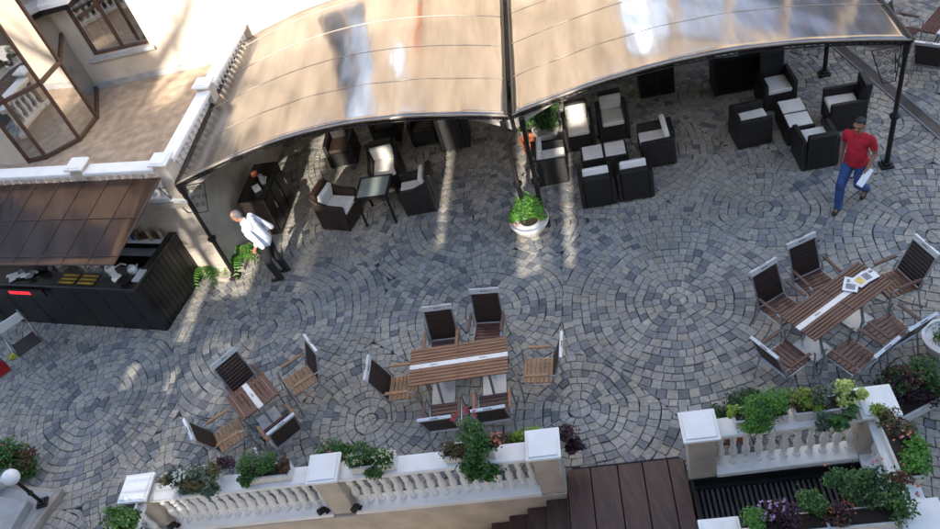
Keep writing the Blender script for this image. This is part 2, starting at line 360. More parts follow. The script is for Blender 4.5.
for i, (cx, cy, cr) in enumerate(CEN):
    ph = rnd.random() * 6
    r = 0.0; ring = 0
    while r < 3.4:
        wd = rnd.uniform(0.118, 0.168)
        rm = r + wd / 2
        n = max(4, int(2 * math.pi * rm / rnd.uniform(0.125, 0.165)))
        if r == 0: n = 4
        angs = [ph + rnd.random() + (k + rnd.uniform(-0.14, 0.14)) * 2 * math.pi / n for k in range(n)]
        base = rnd.random() * 6.28; angs = [base + (k + rnd.uniform(-0.15, 0.15)) * 2 * math.pi / n for k in range(n)]
        for k in range(n):
            a0 = angs[k]; a1 = angs[(k + 1) % n] + (2 * math.pi if k == n - 1 else 0)
            am = (a0 + a1) / 2; x, y = cx + rm * math.cos(am), cy + rm * math.sin(am)
            if not (-13.5 < x < 15 and 1.2 < y < 17): continue
            gp = 0.0026; ga = gp / max(rm, 0.12)
            r0, r1 = r + gp + rnd.uniform(-.003, .004), r + wd - gp + rnd.uniform(-.004, .003)
            ring_pts = []
            q = [(r0, a0 + ga), (rm, a0 + ga), (r1, a0 + ga * .9), (r1, am), (r1, a1 - ga * .9), (rm, a1 - ga), (r0, a1 - ga)]
            if r0 > 0.05: q.append((r0, am))
            else: q = q[:-1] + [(0.008, am)]; q = [(max(0.008, aa), bb) for aa, bb in q]
            wob = lambda aa, bb: aa + min(1, aa / .5) * (0.03 * math.sin(3 * bb + i) + 0.016 * math.sin(7 * bb + 2 * i + aa * 2))
            dj = rnd.uniform(-.007, .007)
            pts = [(cx + (wob(aa, bb) + dj) * math.cos(bb) + rnd.uniform(-.004, .004), cy + (wob(aa, bb) + dj) * math.sin(bb) + rnd.uniform(-.004, .004)) for aa, bb in q]
            ins = [inside(i, *p) for p in pts]
            if not any(ins): continue
            if not all(ins):
                new = []
                for j in range(len(pts)):
                    p, pn = pts[j], pts[(j + 1) % len(pts)]
                    if ins[j]: new.append(p)
                    if ins[j] != ins[(j + 1) % len(pts)]:
                        a, b = (p, pn) if ins[j] else (pn, p)
                        for _ in range(6):
                            mm_ = ((a[0] + b[0]) / 2, (a[1] + b[1]) / 2)
                            if inside(i, *mm_): a = mm_
                            else: b = mm_
                        new.append(a)
                pts = new
                if len(pts) < 3: continue
            ar = 0.5 * abs(sum(pts[j][0] * pts[(j + 1) % len(pts)][1] - pts[(j + 1) % len(pts)][0] * pts[j][1] for j in range(len(pts))))
            if ar < 0.0018: continue
            mx_, my_ = sum(p[0] for p in pts) / len(pts), sum(p[1] for p in pts) / len(pts)
            h = 0.017 + rnd.uniform(-.002, .003); tx, ty = rnd.uniform(-.025, .025), rnd.uniform(-.025, .025)
            s = len(verts); nn = len(pts)
            for p in pts: verts.append((p[0], p[1], 0.0))
            for p in pts:
                dx, dy = p[0] - mx_, p[1] - my_; dl = math.hypot(dx, dy) + 1e-6; k_ = max(0.6, 1 - 0.003 / dl)
                verts.append((mx_ + dx * k_, my_ + dy * k_, h - 0.004 + dx * tx + dy * ty))
            for p in pts:
                dx, dy = p[0] - mx_, p[1] - my_; dl = math.hypot(dx, dy) + 1e-6; k_ = max(0.45, 1 - 0.011 / dl)
                verts.append((mx_ + dx * k_, my_ + dy * k_, h + dx * tx + dy * ty))
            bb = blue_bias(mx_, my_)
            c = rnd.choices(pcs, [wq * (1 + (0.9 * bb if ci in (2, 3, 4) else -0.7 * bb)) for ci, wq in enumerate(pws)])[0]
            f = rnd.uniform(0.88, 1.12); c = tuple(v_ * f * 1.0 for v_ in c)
            fs = [tuple(range(s + 2 * nn, s + 3 * nn))]
            for j in range(nn):
                j2 = (j + 1) % nn
                fs.append((s + j, s + j2, s + nn + j2, s + nn + j)); fs.append((s + nn + j, s + nn + j2, s + 2 * nn + j2, s + 2 * nn + j))
            for ff in fs: faces.append(ff); cols.append((c, len(ff)))
        r += wd; ring += 1
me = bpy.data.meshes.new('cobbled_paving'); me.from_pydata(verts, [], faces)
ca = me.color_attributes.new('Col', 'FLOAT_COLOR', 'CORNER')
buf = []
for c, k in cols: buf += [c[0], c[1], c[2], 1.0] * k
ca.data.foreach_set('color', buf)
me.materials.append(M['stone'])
o = bpy.data.objects.new('cobbled_paving', me); COL.objects.link(o); tag(o, kind='structure')

# drain channel in the paving, upper right
dc = thing('drain_channel', 'long dark drainage channel set in the cobbles beyond the right canopy post', 'drain', (0, 0, 0))
p0, p1 = at(838, 47), at(926, 122); dd = (p1 - p0); L_ = dd.length; an = math.atan2(dd.y, dd.x)
g = B(); box(g, (p0 + p1) / 2 + Vector((0, 0, 0.028)), (L_ + 3, 0.17, 0.012), an); link('grating', g, M['slat'], dc)
g = B()
for s_ in (-1, 1):
    off = Vector((-math.sin(an), math.cos(an), 0)) * 0.105 * s_
    box(g, (p0 + p1) / 2 + off + Vector((0, 0, 0.022)), (L_ + 3, 0.035, 0.035), an)
link('edge_strip', g, M['drain_edge'], dc)

# ---- timber deck and stairs
wt = thing('timber_walkway', 'dark brown timber walkway of wide planks between the two white balustrades', 'walkway')
dus = [0.175, 0.50, 0.86, 1.19, 1.52, 1.735]
for i in range(5):
    g = B(); a, b = dus[i] + 0.006, dus[i + 1] - 0.006
    pts = [W(a, -4.6), W(b, -4.6), W(b, 0.148), W(a, 0.148)]
    prism(g, pts, -0.045, 0.018 + 0.002 * (i % 2)); link('plank', g, M['deck'], wt, bevel=0.004)
g = B(); prism(g, [W(0.20, -4.6), W(1.72, -4.6), W(1.72, 0.13), W(0.20, 0.13)], -0.25, -0.06); link('gap_underlay', g, M['black_void'], wt)
st = thing('timber_staircase', 'dark timber stairs going down beside the left balustrade wall', 'stairs')
for i in range(13):
    u1 = 0.165 - i * 0.285; z = -0.16 * (i + 1) + 0.05
    g = B(); prism(g, [W(u1 - 0.30, -1.75), W(u1, -1.75), W(u1, -0.19), W(u1 - 0.30, -0.19)], z - 0.04, z); link('tread', g, M['deck'], st, bevel=0.005)
    g = B(); prism(g, [W(u1 - 0.012, -1.75), W(u1 + 0.0, -1.75), W(u1 + 0.0, -0.19), W(u1 - 0.012, -0.19)], z + 0.001, z + 0.118); link('riser', g, M['slat'], st)
# slatted floor of the right light well
sg = thing('slatted_grating', 'dark slatted grating lying inside the right balustrade enclosure', 'grating')
g = B()
u_ = 1.80
while u_ < 3.9:
    prism(g, [W(u_, -1.5), W(u_ + 0.034, -1.5), W(u_ + 0.034, -0.25), W(u_, -0.25)], -0.20, -0.15); u_ += 0.066
link('slats', g, M['slat'], sg)
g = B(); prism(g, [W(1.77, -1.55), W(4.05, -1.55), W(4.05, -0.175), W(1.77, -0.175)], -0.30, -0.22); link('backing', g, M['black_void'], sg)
g = B(); prism(g, [W(1.80, -0.245), W(3.855, -0.245), W(3.855, -0.188), W(1.80, -0.188)], -0.20, -0.145); link('edge_beam', g, M['bar_black'], sg)

# ------------------------------------------------------------------ balustrades
BAL = [(0.050, 0), (0.050, 0.05), (0.030, 0.055), (0.026, 0.075), (0.040, 0.085), (0.040, 0.10), (0.028, 0.11), (0.036, 0.15), (0.052, 0.20), (0.055, 0.245), (0.044, 0.30), (0.027, 0.36),
       (0.022, 0.385), (0.036, 0.395), (0.036, 0.41), (0.024, 0.42), (0.034, 0.45), (0.044, 0.485), (0.036, 0.52), (0.026, 0.535), (0.044, 0.545), (0.050, 0.60)]
bal_mesh = None
def pedestal(u, v, root, half=0.165, top=0.90, z0=0.0, down=None, lab=None, Wf=W, cs=0.222):
    g = B()
    ext = down if down is not None else z0
    prism(g, [Wf(u - half, v - half), Wf(u + half, v - half), Wf(u + half, v + half), Wf(u - half, v + half)], ext, top)
    pd = link('pedestal', g, M['beige'], root, bevel=0.008)
    g = B()
    for s_, za, zb in ((cs - 0.03, top, top + 0.025), (cs, top + 0.025, top + 0.07), (cs - 0.035, top + 0.07, top + 0.085)):
        prism(g, [Wf(u - s_, v - s_), Wf(u + s_, v - s_), Wf(u + s_, v + s_), Wf(u - s_, v + s_)], za + 0.0005, zb)
    link('cap', g, M['white'], pd, bevel=0.008)
    if Wf is not W:
        g = B(); s_ = half + 0.03
        prism(g, [Wf(u - s_, v - s_), Wf(u + s_, v - s_), Wf(u + s_, v + s_), Wf(u - s_, v + s_)], z0, z0 + 0.1); link('plinth', g, M['white'], pd, bevel=0.008)
    return pd
def run(root, a, b, nb, za=0.0, hgt=0.60, base=0.12, Wf=W, half=0.165, basew=0.2, rw=0.135, shift=0.0):
    """rail, base and balusters between two (u,v) pedestal centres"""
    global bal_mesh
    A = Wf(*a); Bq = Wf(*b); d = (Bq - A); L = d.length; d.normalize(); ang = math.atan2(d.y, d.x); mid = (A + Bq) / 2
    Lr = L - 2 * half
    g = B(); sd = Vector((d.y, -d.x, 0)); box(g, mid + sd * shift + Vector((0, 0, za + base / 2 + 0.003)), (Lr - 0.002, basew * 2, base), ang); link('base_rail', g, M['white'], root, bevel=0.012)
    g = B()
    box(g, mid + Vector((0, 0, za + base + hgt + 0.025)), (Lr - 0.002, rw * 2 - 0.05, 0.045), ang)
    box(g, mid + Vector((0, 0, za + base + hgt + 0.082)), (Lr - 0.002, rw * 2, 0.07), ang)
    link('handrail', g, M['white'], root, bevel=0.012)
    if bal_mesh is None:
        gg = B(); lathe(gg, BAL, n=12)
        tmp = link('baluster', gg, M['white'], None, smooth=True); bal_mesh = tmp.data; bpy.data.objects.remove(tmp)
    for k in range(nb):
        t = (k + 0.5) / nb
        P = A + d * (half + Lr * t) + sd * shift * .55
        o_ = bpy.data.objects.new('baluster', bal_mesh); COL.objects.link(o_); o_.parent = root
        o_.location = (P.x, P.y, za + base + 0.002); o_.scale = (1, 1, hgt / 0.60); o_.rotation_euler = (0, 0, k * 1.7)
GB = 'white balustrades around the stair openings'
b1 = thing('balustrade', 'white balustrade section at bottom left, from the end pedestal to the middle pedestal', 'balustrade', group=GB)
pedestal(-5.71, 0.05, b1, down=-1.2); pedestal(-2.94, 0.02, b1, down=-1.2)
run(b1, (-5.71, 0.03), (-2.94, 0.02), 16, basew=.13, shift=.07, base=.09, hgt=.645)
b2 = thing('balustrade', 'white balustrade section between the middle pedestal and the timber walkway', 'balustrade', group=GB)
pedestal(0, 0.0, b2, down=-0.16)
run(b2, (-2.94, 0.02), (0, 0), 17, basew=.13, shift=.07, base=.09, hgt=.645)
b3 = thing('balustrade', 'white balustrade in front of the slatted light well, facing the largest garden table', 'balustrade', group=GB)
pedestal(1.93, 0.0, b3, down=-0.5); pedestal(3.98, 0.05, b3, down=-0.5)
run(b3, (1.93, 0.01), (3.98, 0.04), 11, basew=.13, shift=.07, base=.09, hgt=.645)
b4 = thing('balustrade', 'short white balustrade on the right side of the light well, ending in a pedestal', 'balustrade', group=GB)
pedestal(3.95, -1.42, b4, down=-0.5)
run(b4, (3.98, 0.05), (3.95, -1.42), 7, basew=.15, base=.09, hgt=.645)
b5 = thing('balustrade', 'white balustrade at the bottom edge of the light well, carrying lilac flowers', 'balustrade', group=GB)
pedestal(1.90, -1.42, b5, down=-0.5)
run(b5, (1.90, -1.42), (3.95, -1.42), 11, basew=.15, base=.09, hgt=.645)
b6 = thing('balustrade', 'white balustrade leaving the far left pedestal towards the bottom edge', 'balustrade', group=GB)
pedestal(-5.71, -2.6, b6, down=-1.2)
run(b6, (-5.71, 0.05), (-5.71, -2.6), 14, basew=.15, base=.09, hgt=.645)
# retaining walls under the balustrades
rw_ = B(); prism(rw_, [W(-5.87, -0.185), W(0.163, -0.185), W(0.163, -0.10), W(-5.87, -0.10)], -3.0, 0.0025)
tag(link('retaining_wall', rw_, M['beige']), 'beige plastered retaining wall dropping below the left balustrade into the stairwell', 'wall')
rw_ = B(); prism(rw_, [W(-5.87, -4.0), W(-5.60, -4.0), W(-5.60, -0.19), W(-5.87, -0.19)], -3.0, 0.0025)
tag(link('retaining_wall', rw_, M['beige']), 'beige retaining wall under the balustrade at the far bottom left', 'wall')
rw_ = B()
for q in (((1.762, -1.6), (1.80, -1.6), (1.80, -0.17), (1.762, -0.17)), ((1.80, -0.185), (4.1, -0.185), (4.1, -0.14), (1.80, -0.14)), ((3.86, -1.6), (4.1, -1.6), (4.1, -0.19), (3.86, -0.19)), ((1.80, -1.6), (3.86, -1.6), (3.86, -1.30), (1.80, -1.30))):
    prism(rw_, [W(*a) for a in q], -3.0, 0.0025)
tag(link('light_well_wall', rw_, M['bar_black']), 'dark wall lining the light well under the right balustrades', 'wall')

# ================================================================== TERRACE, BUILDING
TF = 1.95
C0 = Vector((-4.40, 11.80)); dL = Vector((math.cos(R(154.6)), math.sin(R(154.6)))); dR = Vector((math.cos(R(73.6)), math.sin(R(73.6))))
def T(a, b, z=0.0):
    """terrace frame: a along the left rail from its corner, b along the right rail"""
    q = C0 + dL * a + dR * b; return Vector((q.x, q.y, z))
tr = thing('raised_terrace', 'raised terrace with tan tiled floor above the bar, beige walls', 'terrace')
g = B(); prism(g, [T(0.06, 0.06), T(9.5, 0.06), T(9.5, 7.2), T(0.06, 7.2)], 0.0, TF - 0.12); link('wall', g, M['beige'], tr)
g = B(); prism(g, [T(-0.01, -0.01), T(9.6, -0.01), T(9.6, 7.2), T(-0.01, 7.2)], TF - 0.118, TF - 0.003); link('slab', g, M['beige'], tr, bevel=0.01)
g = B(); prism(g, [T(0.1, 0.1), T(9.6, 0.1), T(9.6, 7.2), T(0.1, 7.2)], TF - 0.002, TF + 0.004)
tm = M['tan_tile']; n = tm.node_tree.nodes; l = tm.node_tree.links
br = n.new('ShaderNodeTexBrick'); br.offset = 0; br.inputs['Scale'].default_value = 1; br.inputs['Brick Width'].default_value = 0.33; br.inputs['Row Height'].default_value = 0.33; br.inputs['Mortar Size'].default_value = 0.006
br.inputs['Color1'].default_value = (1, 1, 1, 1); br.inputs['Color2'].default_value = (0.9, 0.9, 0.9, 1); br.inputs['Mortar'].default_value = (0.72, 0.7, 0.68, 1)
tc = n.new('ShaderNodeTexCoord'); mp = n.new('ShaderNodeMapping'); mp.inputs['Rotation'].default_value = (0, 0, R(13)); l.new(tc.outputs['Object'], mp.inputs[0]); l.new(mp.outputs[0], br.inputs[0])
mx = n.new('ShaderNodeMix'); mx.data_type = 'RGBA'; mx.blend_type = 'MULTIPLY'; mx.inputs[0].default_value = 1
rp = [x for x in n if x.type == 'VALTORGB'][0]
l.new(rp.outputs[0], mx.inputs[6]); l.new(br.outputs[0], mx.inputs[7]); l.new(mx.outputs[2], n['Principled BSDF'].inputs['Base Color'])
link('tiled_floor', g, tm, tr)
def TW(a, b, z=0.0): return T(a, b, z)
GT = 'white balustrades edging the raised terrace'
t1 = thing('terrace_balustrade', 'white terrace balustrade above the brown bar roof', 'balustrade', group=GT)
pedestal(0.14, 0.14, t1, half=0.13, top=TF + 0.82, z0=TF, down=TF + 0.005, Wf=TW, cs=0.19)
pedestal(1.95, 0.14, t1, half=0.13, top=TF + 0.82, z0=TF, down=TF + 0.005, Wf=TW, cs=0.19)
run(t1, (0.14, 0.14), (1.95, 0.14), 9, za=TF, hgt=0.55, base=0.1, Wf=TW, half=0.13, basew=0.13, rw=0.14)
run(t1, (1.95, 0.14), (5.2, 0.14), 15, za=TF, hgt=0.55, base=0.1, Wf=TW, half=0.13, basew=0.13, rw=0.14)
t2 = thing('terrace_balustrade', 'white terrace balustrade running beside the left arched canopy', 'balustrade', group=GT)
pedestal(0.14, 2.55, t2, half=0.13, top=TF + 0.82, z0=TF, down=TF + 0.005, Wf=TW, cs=0.19)
run(t2, (0.14, 0.14), (0.14, 2.55), 12, za=TF, hgt=0.55, base=0.1, Wf=TW, half=0.13, basew=0.13, rw=0.14)
run(t2, (0.14, 2.55), (0.14, 5.15), 13, za=TF, hgt=0.55, base=0.1, Wf=TW, half=0.13, basew=0.13, rw=0.14)

# main facade (its upper storeys are above the picture but mirror in the canopies)
FA = Vector((-7.31, 17.72)); fa = R(-13.1); fd = Vector((math.cos(fa), math.sin(fa))); fn = Vector((-math.sin(fa), math.cos(fa)))
def FP(s, d, z=0.0):
    """facade frame: s along the wall, d out towards the plaza"""
    q = FA + fd * s - fn * d; return Vector((q.x, q.y, z))
def wall_with_holes(bm, s0, s1, z0, z1, holes, th=0.35, P=FP):
    xs = sorted({s0, s1} | {h[0] for h in holes} | {h[1] for h in holes}); zs = sorted({z0, z1} | {h[2] for h in holes} | {h[3] for h in holes})
    for i in range(len(xs) - 1):
        for j in range(len(zs) - 1):
            cx_, cz_ = (xs[i] + xs[i + 1]) / 2, (zs[j] + zs[j + 1]) / 2
            if any(h[0] < cx_ < h[1] and h[2] < cz_ < h[3] for h in holes): continue
            for d_, flip in ((0.0, 0), (-th, 1)):
                q = [bm.verts.new(P(xs[a], d_, zs[b])) for a, b in ((i, j), (i + 1, j), (i + 1, j + 1), (i, j + 1))]
                bm.faces.new(q if not flip else q[::-1])
    for h in holes:
        c = [(h[0], h[2]), (h[1], h[2]), (h[1], h[3]), (h[0], h[3])]
        for k in range(4):
            a, b = c[k], c[(k + 1) % 4]
            bm.faces.new([bm.verts.new(P(a[0], 0, a[1])), bm.verts.new(P(b[0], 0, b[1])), bm.verts.new(P(b[0], -th, b[1])), bm.verts.new(P(a[0], -th, a[1]))])
hb = thing('cream_building', 'cream plastered building behind the terrace with brown framed windows', 'building')
wins = [(0.72, 2.15, 2.68, 4.0)]
up = []
for s_ in (-3.2, -0.6, 2.4, 4.1, 7.9, 10.2, 13.2, 16.5):
    for z_ in (6.0, 9.0, 12.0): up.append((s_, s_ + 1.25, z_, z_ + 1.9))
low = [(5.9, 7.1, 3.2, 8.6), (7.7, 8.15, 4.4, 5.2)] + [(12.0 + 1.5 * k, 13.4 + 1.5 * k, 3.0, 5.6) for k in range(5)]
g = B(); wall_with_holes(g, -8, 21, 0, 15, wins + up + low); link('wall', g, M['facade'], hb)
def window(hole, root, P=FP, mull=True, gl='facade_glass', nm='window'):
    s0, s1, z0, z1 = hole; fr = B(); t = 0.07
    def bar(a, b, c, d, dd=-0.12, th=0.07):
        prism(fr, [P(a, dd), P(b, dd), P(b, dd - th), P(a, dd - th)], c, d)
    bar(s0 + .001, s0 + t, z0, z1); bar(s1 - t, s1 - .001, z0, z1); bar(s0 + t, s1 - t, z0, z0 + t); bar(s0 + t, s1 - t, z1 - t, z1)
    if mull:
        mcen = (s0 + s1) / 2; bar(mcen - 0.03, mcen + 0.03, z0 + t, z1 - t)
    f = link(nm, fr, M['brown_frame'], root)
    gb = B(); gb.faces.new([gb.verts.new(P(a, -0.155, b)) for a, b in ((s0, z0), (s1, z0), (s1, z1), (s0, z1))]); link('pane', gb, M[gl], f)
    return f
f = window(wins[0], hb, gl='glass')
g = B(); prism(g, [FP(0.62, 0.09), FP(2.25, 0.09), FP(2.25, -0.05), FP(0.62, -0.05)], 2.60, 2.675); link('sill', g, M['concrete'], f, bevel=0.008)
g = B()   # inner room
for pts in (((-1, -3.2), (4.2, -3.2)),):
    g.faces.new([g.verts.new(FP(-1, -2.6, 1.9)), g.verts.new(FP(4.2, -2.6, 1.9)), g.verts.new(FP(4.2, -2.6, 5)), g.verts.new(FP(-1, -2.6, 5))])
    g.faces.new([g.verts.new(FP(-1, -0.36, 1.9)), g.verts.new(FP(4.2, -0.36, 1.9)), g.verts.new(FP(4.2, -2.6, 1.9)), g.verts.new(FP(-1, -2.6, 1.9))])
link('room', g, M['interior'], hb)
g = B()
for k in range(7): box(g, FP(0.86 + k * 0.045, -0.24, 3.35), (0.03, 0.05, 1.3), fa)
link('curtain', g, M['curtain'], f)
for h in up: window(h, hb)
for h in low: window(h, hb)
g = B(); prism(g, [FP(-8, 0.04), FP(4.7, 0.04), FP(4.7, 0.001), FP(-8, 0.001)], TF + 0.006, TF + 0.14); link('skirting', g, M['concrete'], hb)
g = B()
for z_ in (5.75, 8.75): prism(g, [FP(4.75, 0.08), FP(21, 0.08), FP(21, 0.001), FP(4.75, 0.001)], z_ + 3.05, z_ + 3.19)
link('string_course', g, M['white'], hb, bevel=0.01)
g = B(); prism(g, [FP(8.35, 0.06), FP(8.5, 0.06), FP(8.5, 0.03), FP(8.35, 0.03)], 3.3, 4.5); link('streak_panel', g, M['streak_panel'], hb)  # unseen orange panel added to mirror as a streak in the canopies
# bay sill and dark box above the left window
g = B(); prism(g, [FP(-0.15, 0.5), FP(1.25, 0.5), FP(1.25, 0.0), FP(-0.15, 0.0)], 4.12, 4.22)
bs = link('bay_ledge', g, M['white'], hb, bevel=0.01)
g = B(); prism(g, [FP(0.35, 0.45), FP(1.15, 0.38), FP(1.25, 0.02), FP(0.30, 0.02)], 3.98, 4.115)
link('bracket_box', g, M['dark_metal'], bs)

# conservatory bay
cb = thing('glazed_bay', 'brown framed glass bay standing on the terrace, reflecting the balustrade', 'bay window')
cp = [(-8.06, 15.15), (-7.67, 15.08), (-6.98, 15.37), (-6.71, 16.12), (-6.93, 17.60)]
cp = [Vector((a, b)) for a, b in cp]
g = B(); fr = g; zt = TF + 3.3
for k, p in enumerate(cp[:-1]):
    tube(g, [(p.x, p.y, TF), (p.x, p.y, zt)], 0.045, 6)
for a, b in zip(cp, cp[1:]):
    mid = (a + b) / 2; d = b - a; an = math.atan2(d.y, d.x)
    for z_ in (TF + 0.05, TF + 1.42, zt - 0.05):
        box(g, (mid.x, mid.y, z_), (d.length, 0.07, 0.075), an)
link('frame', g, M['brown_frame'], cb)
for a, b in zip(cp, cp[1:]):
    for z0_, z1_ in ((TF + 0.09, TF + 1.38), (TF + 1.46, zt - 0.09)):
        g = B(); g.faces.new([g.verts.new(q) for q in ((a.x, a.y, z0_), (b.x, b.y, z0_), (b.x, b.y, z1_), (a.x, a.y, z1_))]); link('pane', g, M['glass'], cb)
g = B(); prism(g, [(p.x, p.y) for p in cp] + [(-8.9, 17.9)], zt, zt + 0.15); link('roof', g, M['brown_frame'], cb)
g = B()
for k in range(26):
    t = k / 26; p = cp[2].lerp(cp[3], 0.08 + 0.85 * t); q = Vector((p.x - 0.28, p.y + 0.12))
    box(g, (q.x, q.y, TF + 1.6), (0.035, 0.05 + 0.02 * math.sin(k * 2), 3.1), 1.2)
link('curtain', g, M['curtain'], cb)
ww = B(); a = cp[0]; b = a + Vector((math.cos(R(157)), math.sin(R(157)))) * 5
prism(ww, [a, b, b + Vector((0.5, 2.6)), Vector((-8.2, 17.9))], TF, 9)
tag(link('wing_wall', ww, M['facade']), 'cream side wall left of the glazed bay, at the edge of the terrace', 'wall')

# ------------------------------------------------------------------ canopies
def canopy(name, label, A, Bp, zA, rise, length, lab_group, seam0=1.13):
    A = Vector(A); Bp = Vector(Bp); d = Bp - A; L = d.length; d.normalize(); nrm = V
    root = thing(name, label, 'canopy', (A.x, A.y, 0), math.atan2(d.y, d.x), lab_group)
    def prof(t): return zA + rise * (math.sin(math.pi * t) * 0.75 + (1 - (2 * t - 1) ** 2) * 0.25)
    vx, vy = math.cos(math.atan2(V.y, V.x) - math.atan2(d.y, d.x)), math.sin(math.atan2(V.y, V.x) - math.atan2(d.y, d.x))
    def P(t, s, dz=0.0): return Vector((t * L + vx * s, vy * s, prof(t) + dz))
    g = B(); nu, nv = 40, 30; rr = random.Random(5)
    def warp(i, j): return 0.006 * math.sin(i * 0.9 + j * 0.35) * math.sin(j * 0.62 + 1)
    top = [[g.verts.new(P(i / nu, length * j / nv, warp(i, j))) for i in range(nu + 1)] for j in range(nv + 1)]
    bot = [[g.verts.new(P(i / nu, length * j / nv, -0.018)) for i in range(nu + 1)] for j in range(nv + 1)]
    for j in range(nv):
        for i in range(nu):
            g.faces.new((top[j][i], top[j][i + 1], top[j + 1][i + 1], top[j + 1][i])); g.faces.new((bot[j][i], bot[j + 1][i], bot[j + 1][i + 1], bot[j][i + 1]))
    for i in range(nu):
        g.faces.new((top[0][i], bot[0][i], bot[0][i + 1], top[0][i + 1])); g.faces.new((top[nv][i + 1], bot[nv][i + 1], bot[nv][i], top[nv][i]))
    for j in range(nv):
        g.faces.new((top[j][0], top[j + 1][0], bot[j + 1][0], bot[j][0])); g.faces.new((top[j][nu], bot[j][nu], bot[j + 1][nu], top[j + 1][nu]))
    link('roof_sheet', g, M['canopy'], root, smooth='all')
    s = 0.0; k = 0
    while s < length:
        g = B(); tube(g, [P(i / 24, s + (0.01 if k == 0 else 0), 0.006 if k else 0.005) for i in range(25)], 0.004 if k else 0.014, 6)
        link('seam_bar' if k else 'front_trim', g, M['seam'] if k else M['trim'], root, smooth='all')
        g = B(); tube(g, [P(i / 24, s + 0.04, -0.05) for i in range(25)], 0.017, 6); link('rib', g, M['dark_metal'], root, smooth='all')
        s += seam0; k += 1
    # lower chord of the front truss with lacing
    def Q(t, dz=0): return Vector((t * L + vx * 0.06, vy * 0.06, zA - 0.10 + (prof(t) - zA) * 0.96 + dz))
    g = B(); tube(g, [Q(i / 24) for i in range(25)], 0.013, 6)
    for i in range(60):
        t0, t1_ = i / 60, (i + 1) / 60
        a_ = P(t0, 0.05, -0.05); b_ = Q(t1_)
        tube(g, [a_, b_], 0.006, 4)
    link('truss', g, M['dark_metal'], root, smooth='all')
    for t in (0.004, 0.996):
        g = B(); tube(g, [P(t, s_, 0.0) for s_ in (0, length * .5, length)], 0.035, 6)
        link('gutter', g, M['dark_metal'], root)
    # pale lining valance behind the front edge, deepest at the ends
    g = B(); prev = None
    for i in range(41):
        t = i / 40; h = 0.04 + 0.30 * abs(2 * t - 1) ** 4
        a_ = g.verts.new(P(t, 0.13, -0.05)); b_ = g.verts.new(P(t, 0.17, -0.05 - h)); 
        if prev: g.faces.new((prev[0], a_, b_, prev[1]))
        prev = (a_, b_)
    for v_ in g.verts: pass
    bmesh.ops.solidify(g, geom=g.faces[:], thickness=0.006)
    link('lining', g, M['lining'], root, smooth='all')
    return root
GC = 'arched bronze canopies over the cafe seating'
canopy('arched_canopy', 'left arched bronze canopy over the wicker armchairs, beside the terrace balustrade', (-4.41, 11.75), (1.33, 10.56), 2.4, 0.49, 4.9, GC)
canopy('arched_canopy', 'right arched bronze canopy, grey towards its right end over the lounge sets', (1.40, 10.55), (7.28, 9.11), 2.4, 0.42, 4.9, GC, 1.13)
GP = 'dark metal canopy posts'
def post(x, y, z, label):
    root = thing('canopy_post', label, 'post', (x, y, 0), AX, GP)
    g = B(); lathe(g, [(0.042, 0.02), (0.042, z * 0.42), (0.055, z * 0.43), (0.055, z * 0.46), (0.036, z * 0.47), (0.034, z * 0.92), (0.05, z * 0.93), (0.05, z)], n=12); link('shaft', g, M['dark_metal'], root, smooth=True)
    g = B(); lathe(g, [(0.075, z * 0.435), (0.08, z * 0.44), (0.08, z * 0.455), (0.06, z * 0.46)], n=12); link('collar', g, M['dark_metal'], root, smooth=True)
    g = B(); box(g, (0, 0, 0.05), (0.2, 0.2, 0.06)); box(g, (0, 0, 0.10), (0.13, 0.13, 0.05)); link('base_plate', g, M['dark_metal'], root, bevel=0.01)
    return root
post(-4.39, 11.81, 2.36, 'dark canopy post beside the fern at the terrace corner')
post(1.22, 10.52, 2.36, 'left dark post of the pair behind the white flower bowl')
post(1.52, 10.45, 2.36, 'right dark post of the pair behind the white flower bowl')
post(7.20, 9.15, 2.36, 'dark canopy post next to the man in the red shirt')
post(7.78, 12.06, 2.5, 'dark canopy post at the back, beside the drainage channel')

# ornamental iron brackets under the canopy corners
def bracket(loc, rz, label, leaf=False):
    root = thing('iron_bracket', label, 'bracket', loc, rz, 'ornamental brackets hanging at the canopy corners')
    g = B(); w_, h_ = 0.42, 0.62
    for a, b in (((0, 0, 0), (w_, 0, 0)), ((0, 0, -h_), (w_ * .45, 0, -h_)), ((0, 0, 0), (0, 0, -h_)), ((w_, 0, 0), (w_ * .45, 0, -h_))): tube(g, [a, b], 0.008, 6)
    for k in range(8):
        cx_ = 0.07 + (k % 3) * 0.11; cz_ = -0.09 - (k // 3) * 0.18
        rr_ = 0.05; tube(g, [(cx_ + rr_ * (1 - q / 18) * math.cos(q * 0.6), 0, cz_ + rr_ * (1 - q / 18) * math.sin(q * 0.6)) for q in range(16)], 0.006, 5)
    link('scrollwork', g, M['dark_metal'], root)
bracket((-4.36, 11.86, 2.3), R(165), 'ornamental iron scroll bracket above the bar corner')
bracket((-4.34, 11.80, 2.3), AX, 'ornamental iron scroll bracket left end of the left canopy')
bracket((7.12, 9.17, 2.34), AX + math.pi, 'ornamental iron scroll bracket at the right canopy corner')
bracket((7.22, 9.22, 2.34), R(75), 'ornamental iron scroll bracket on the outer side of the right canopy corner')

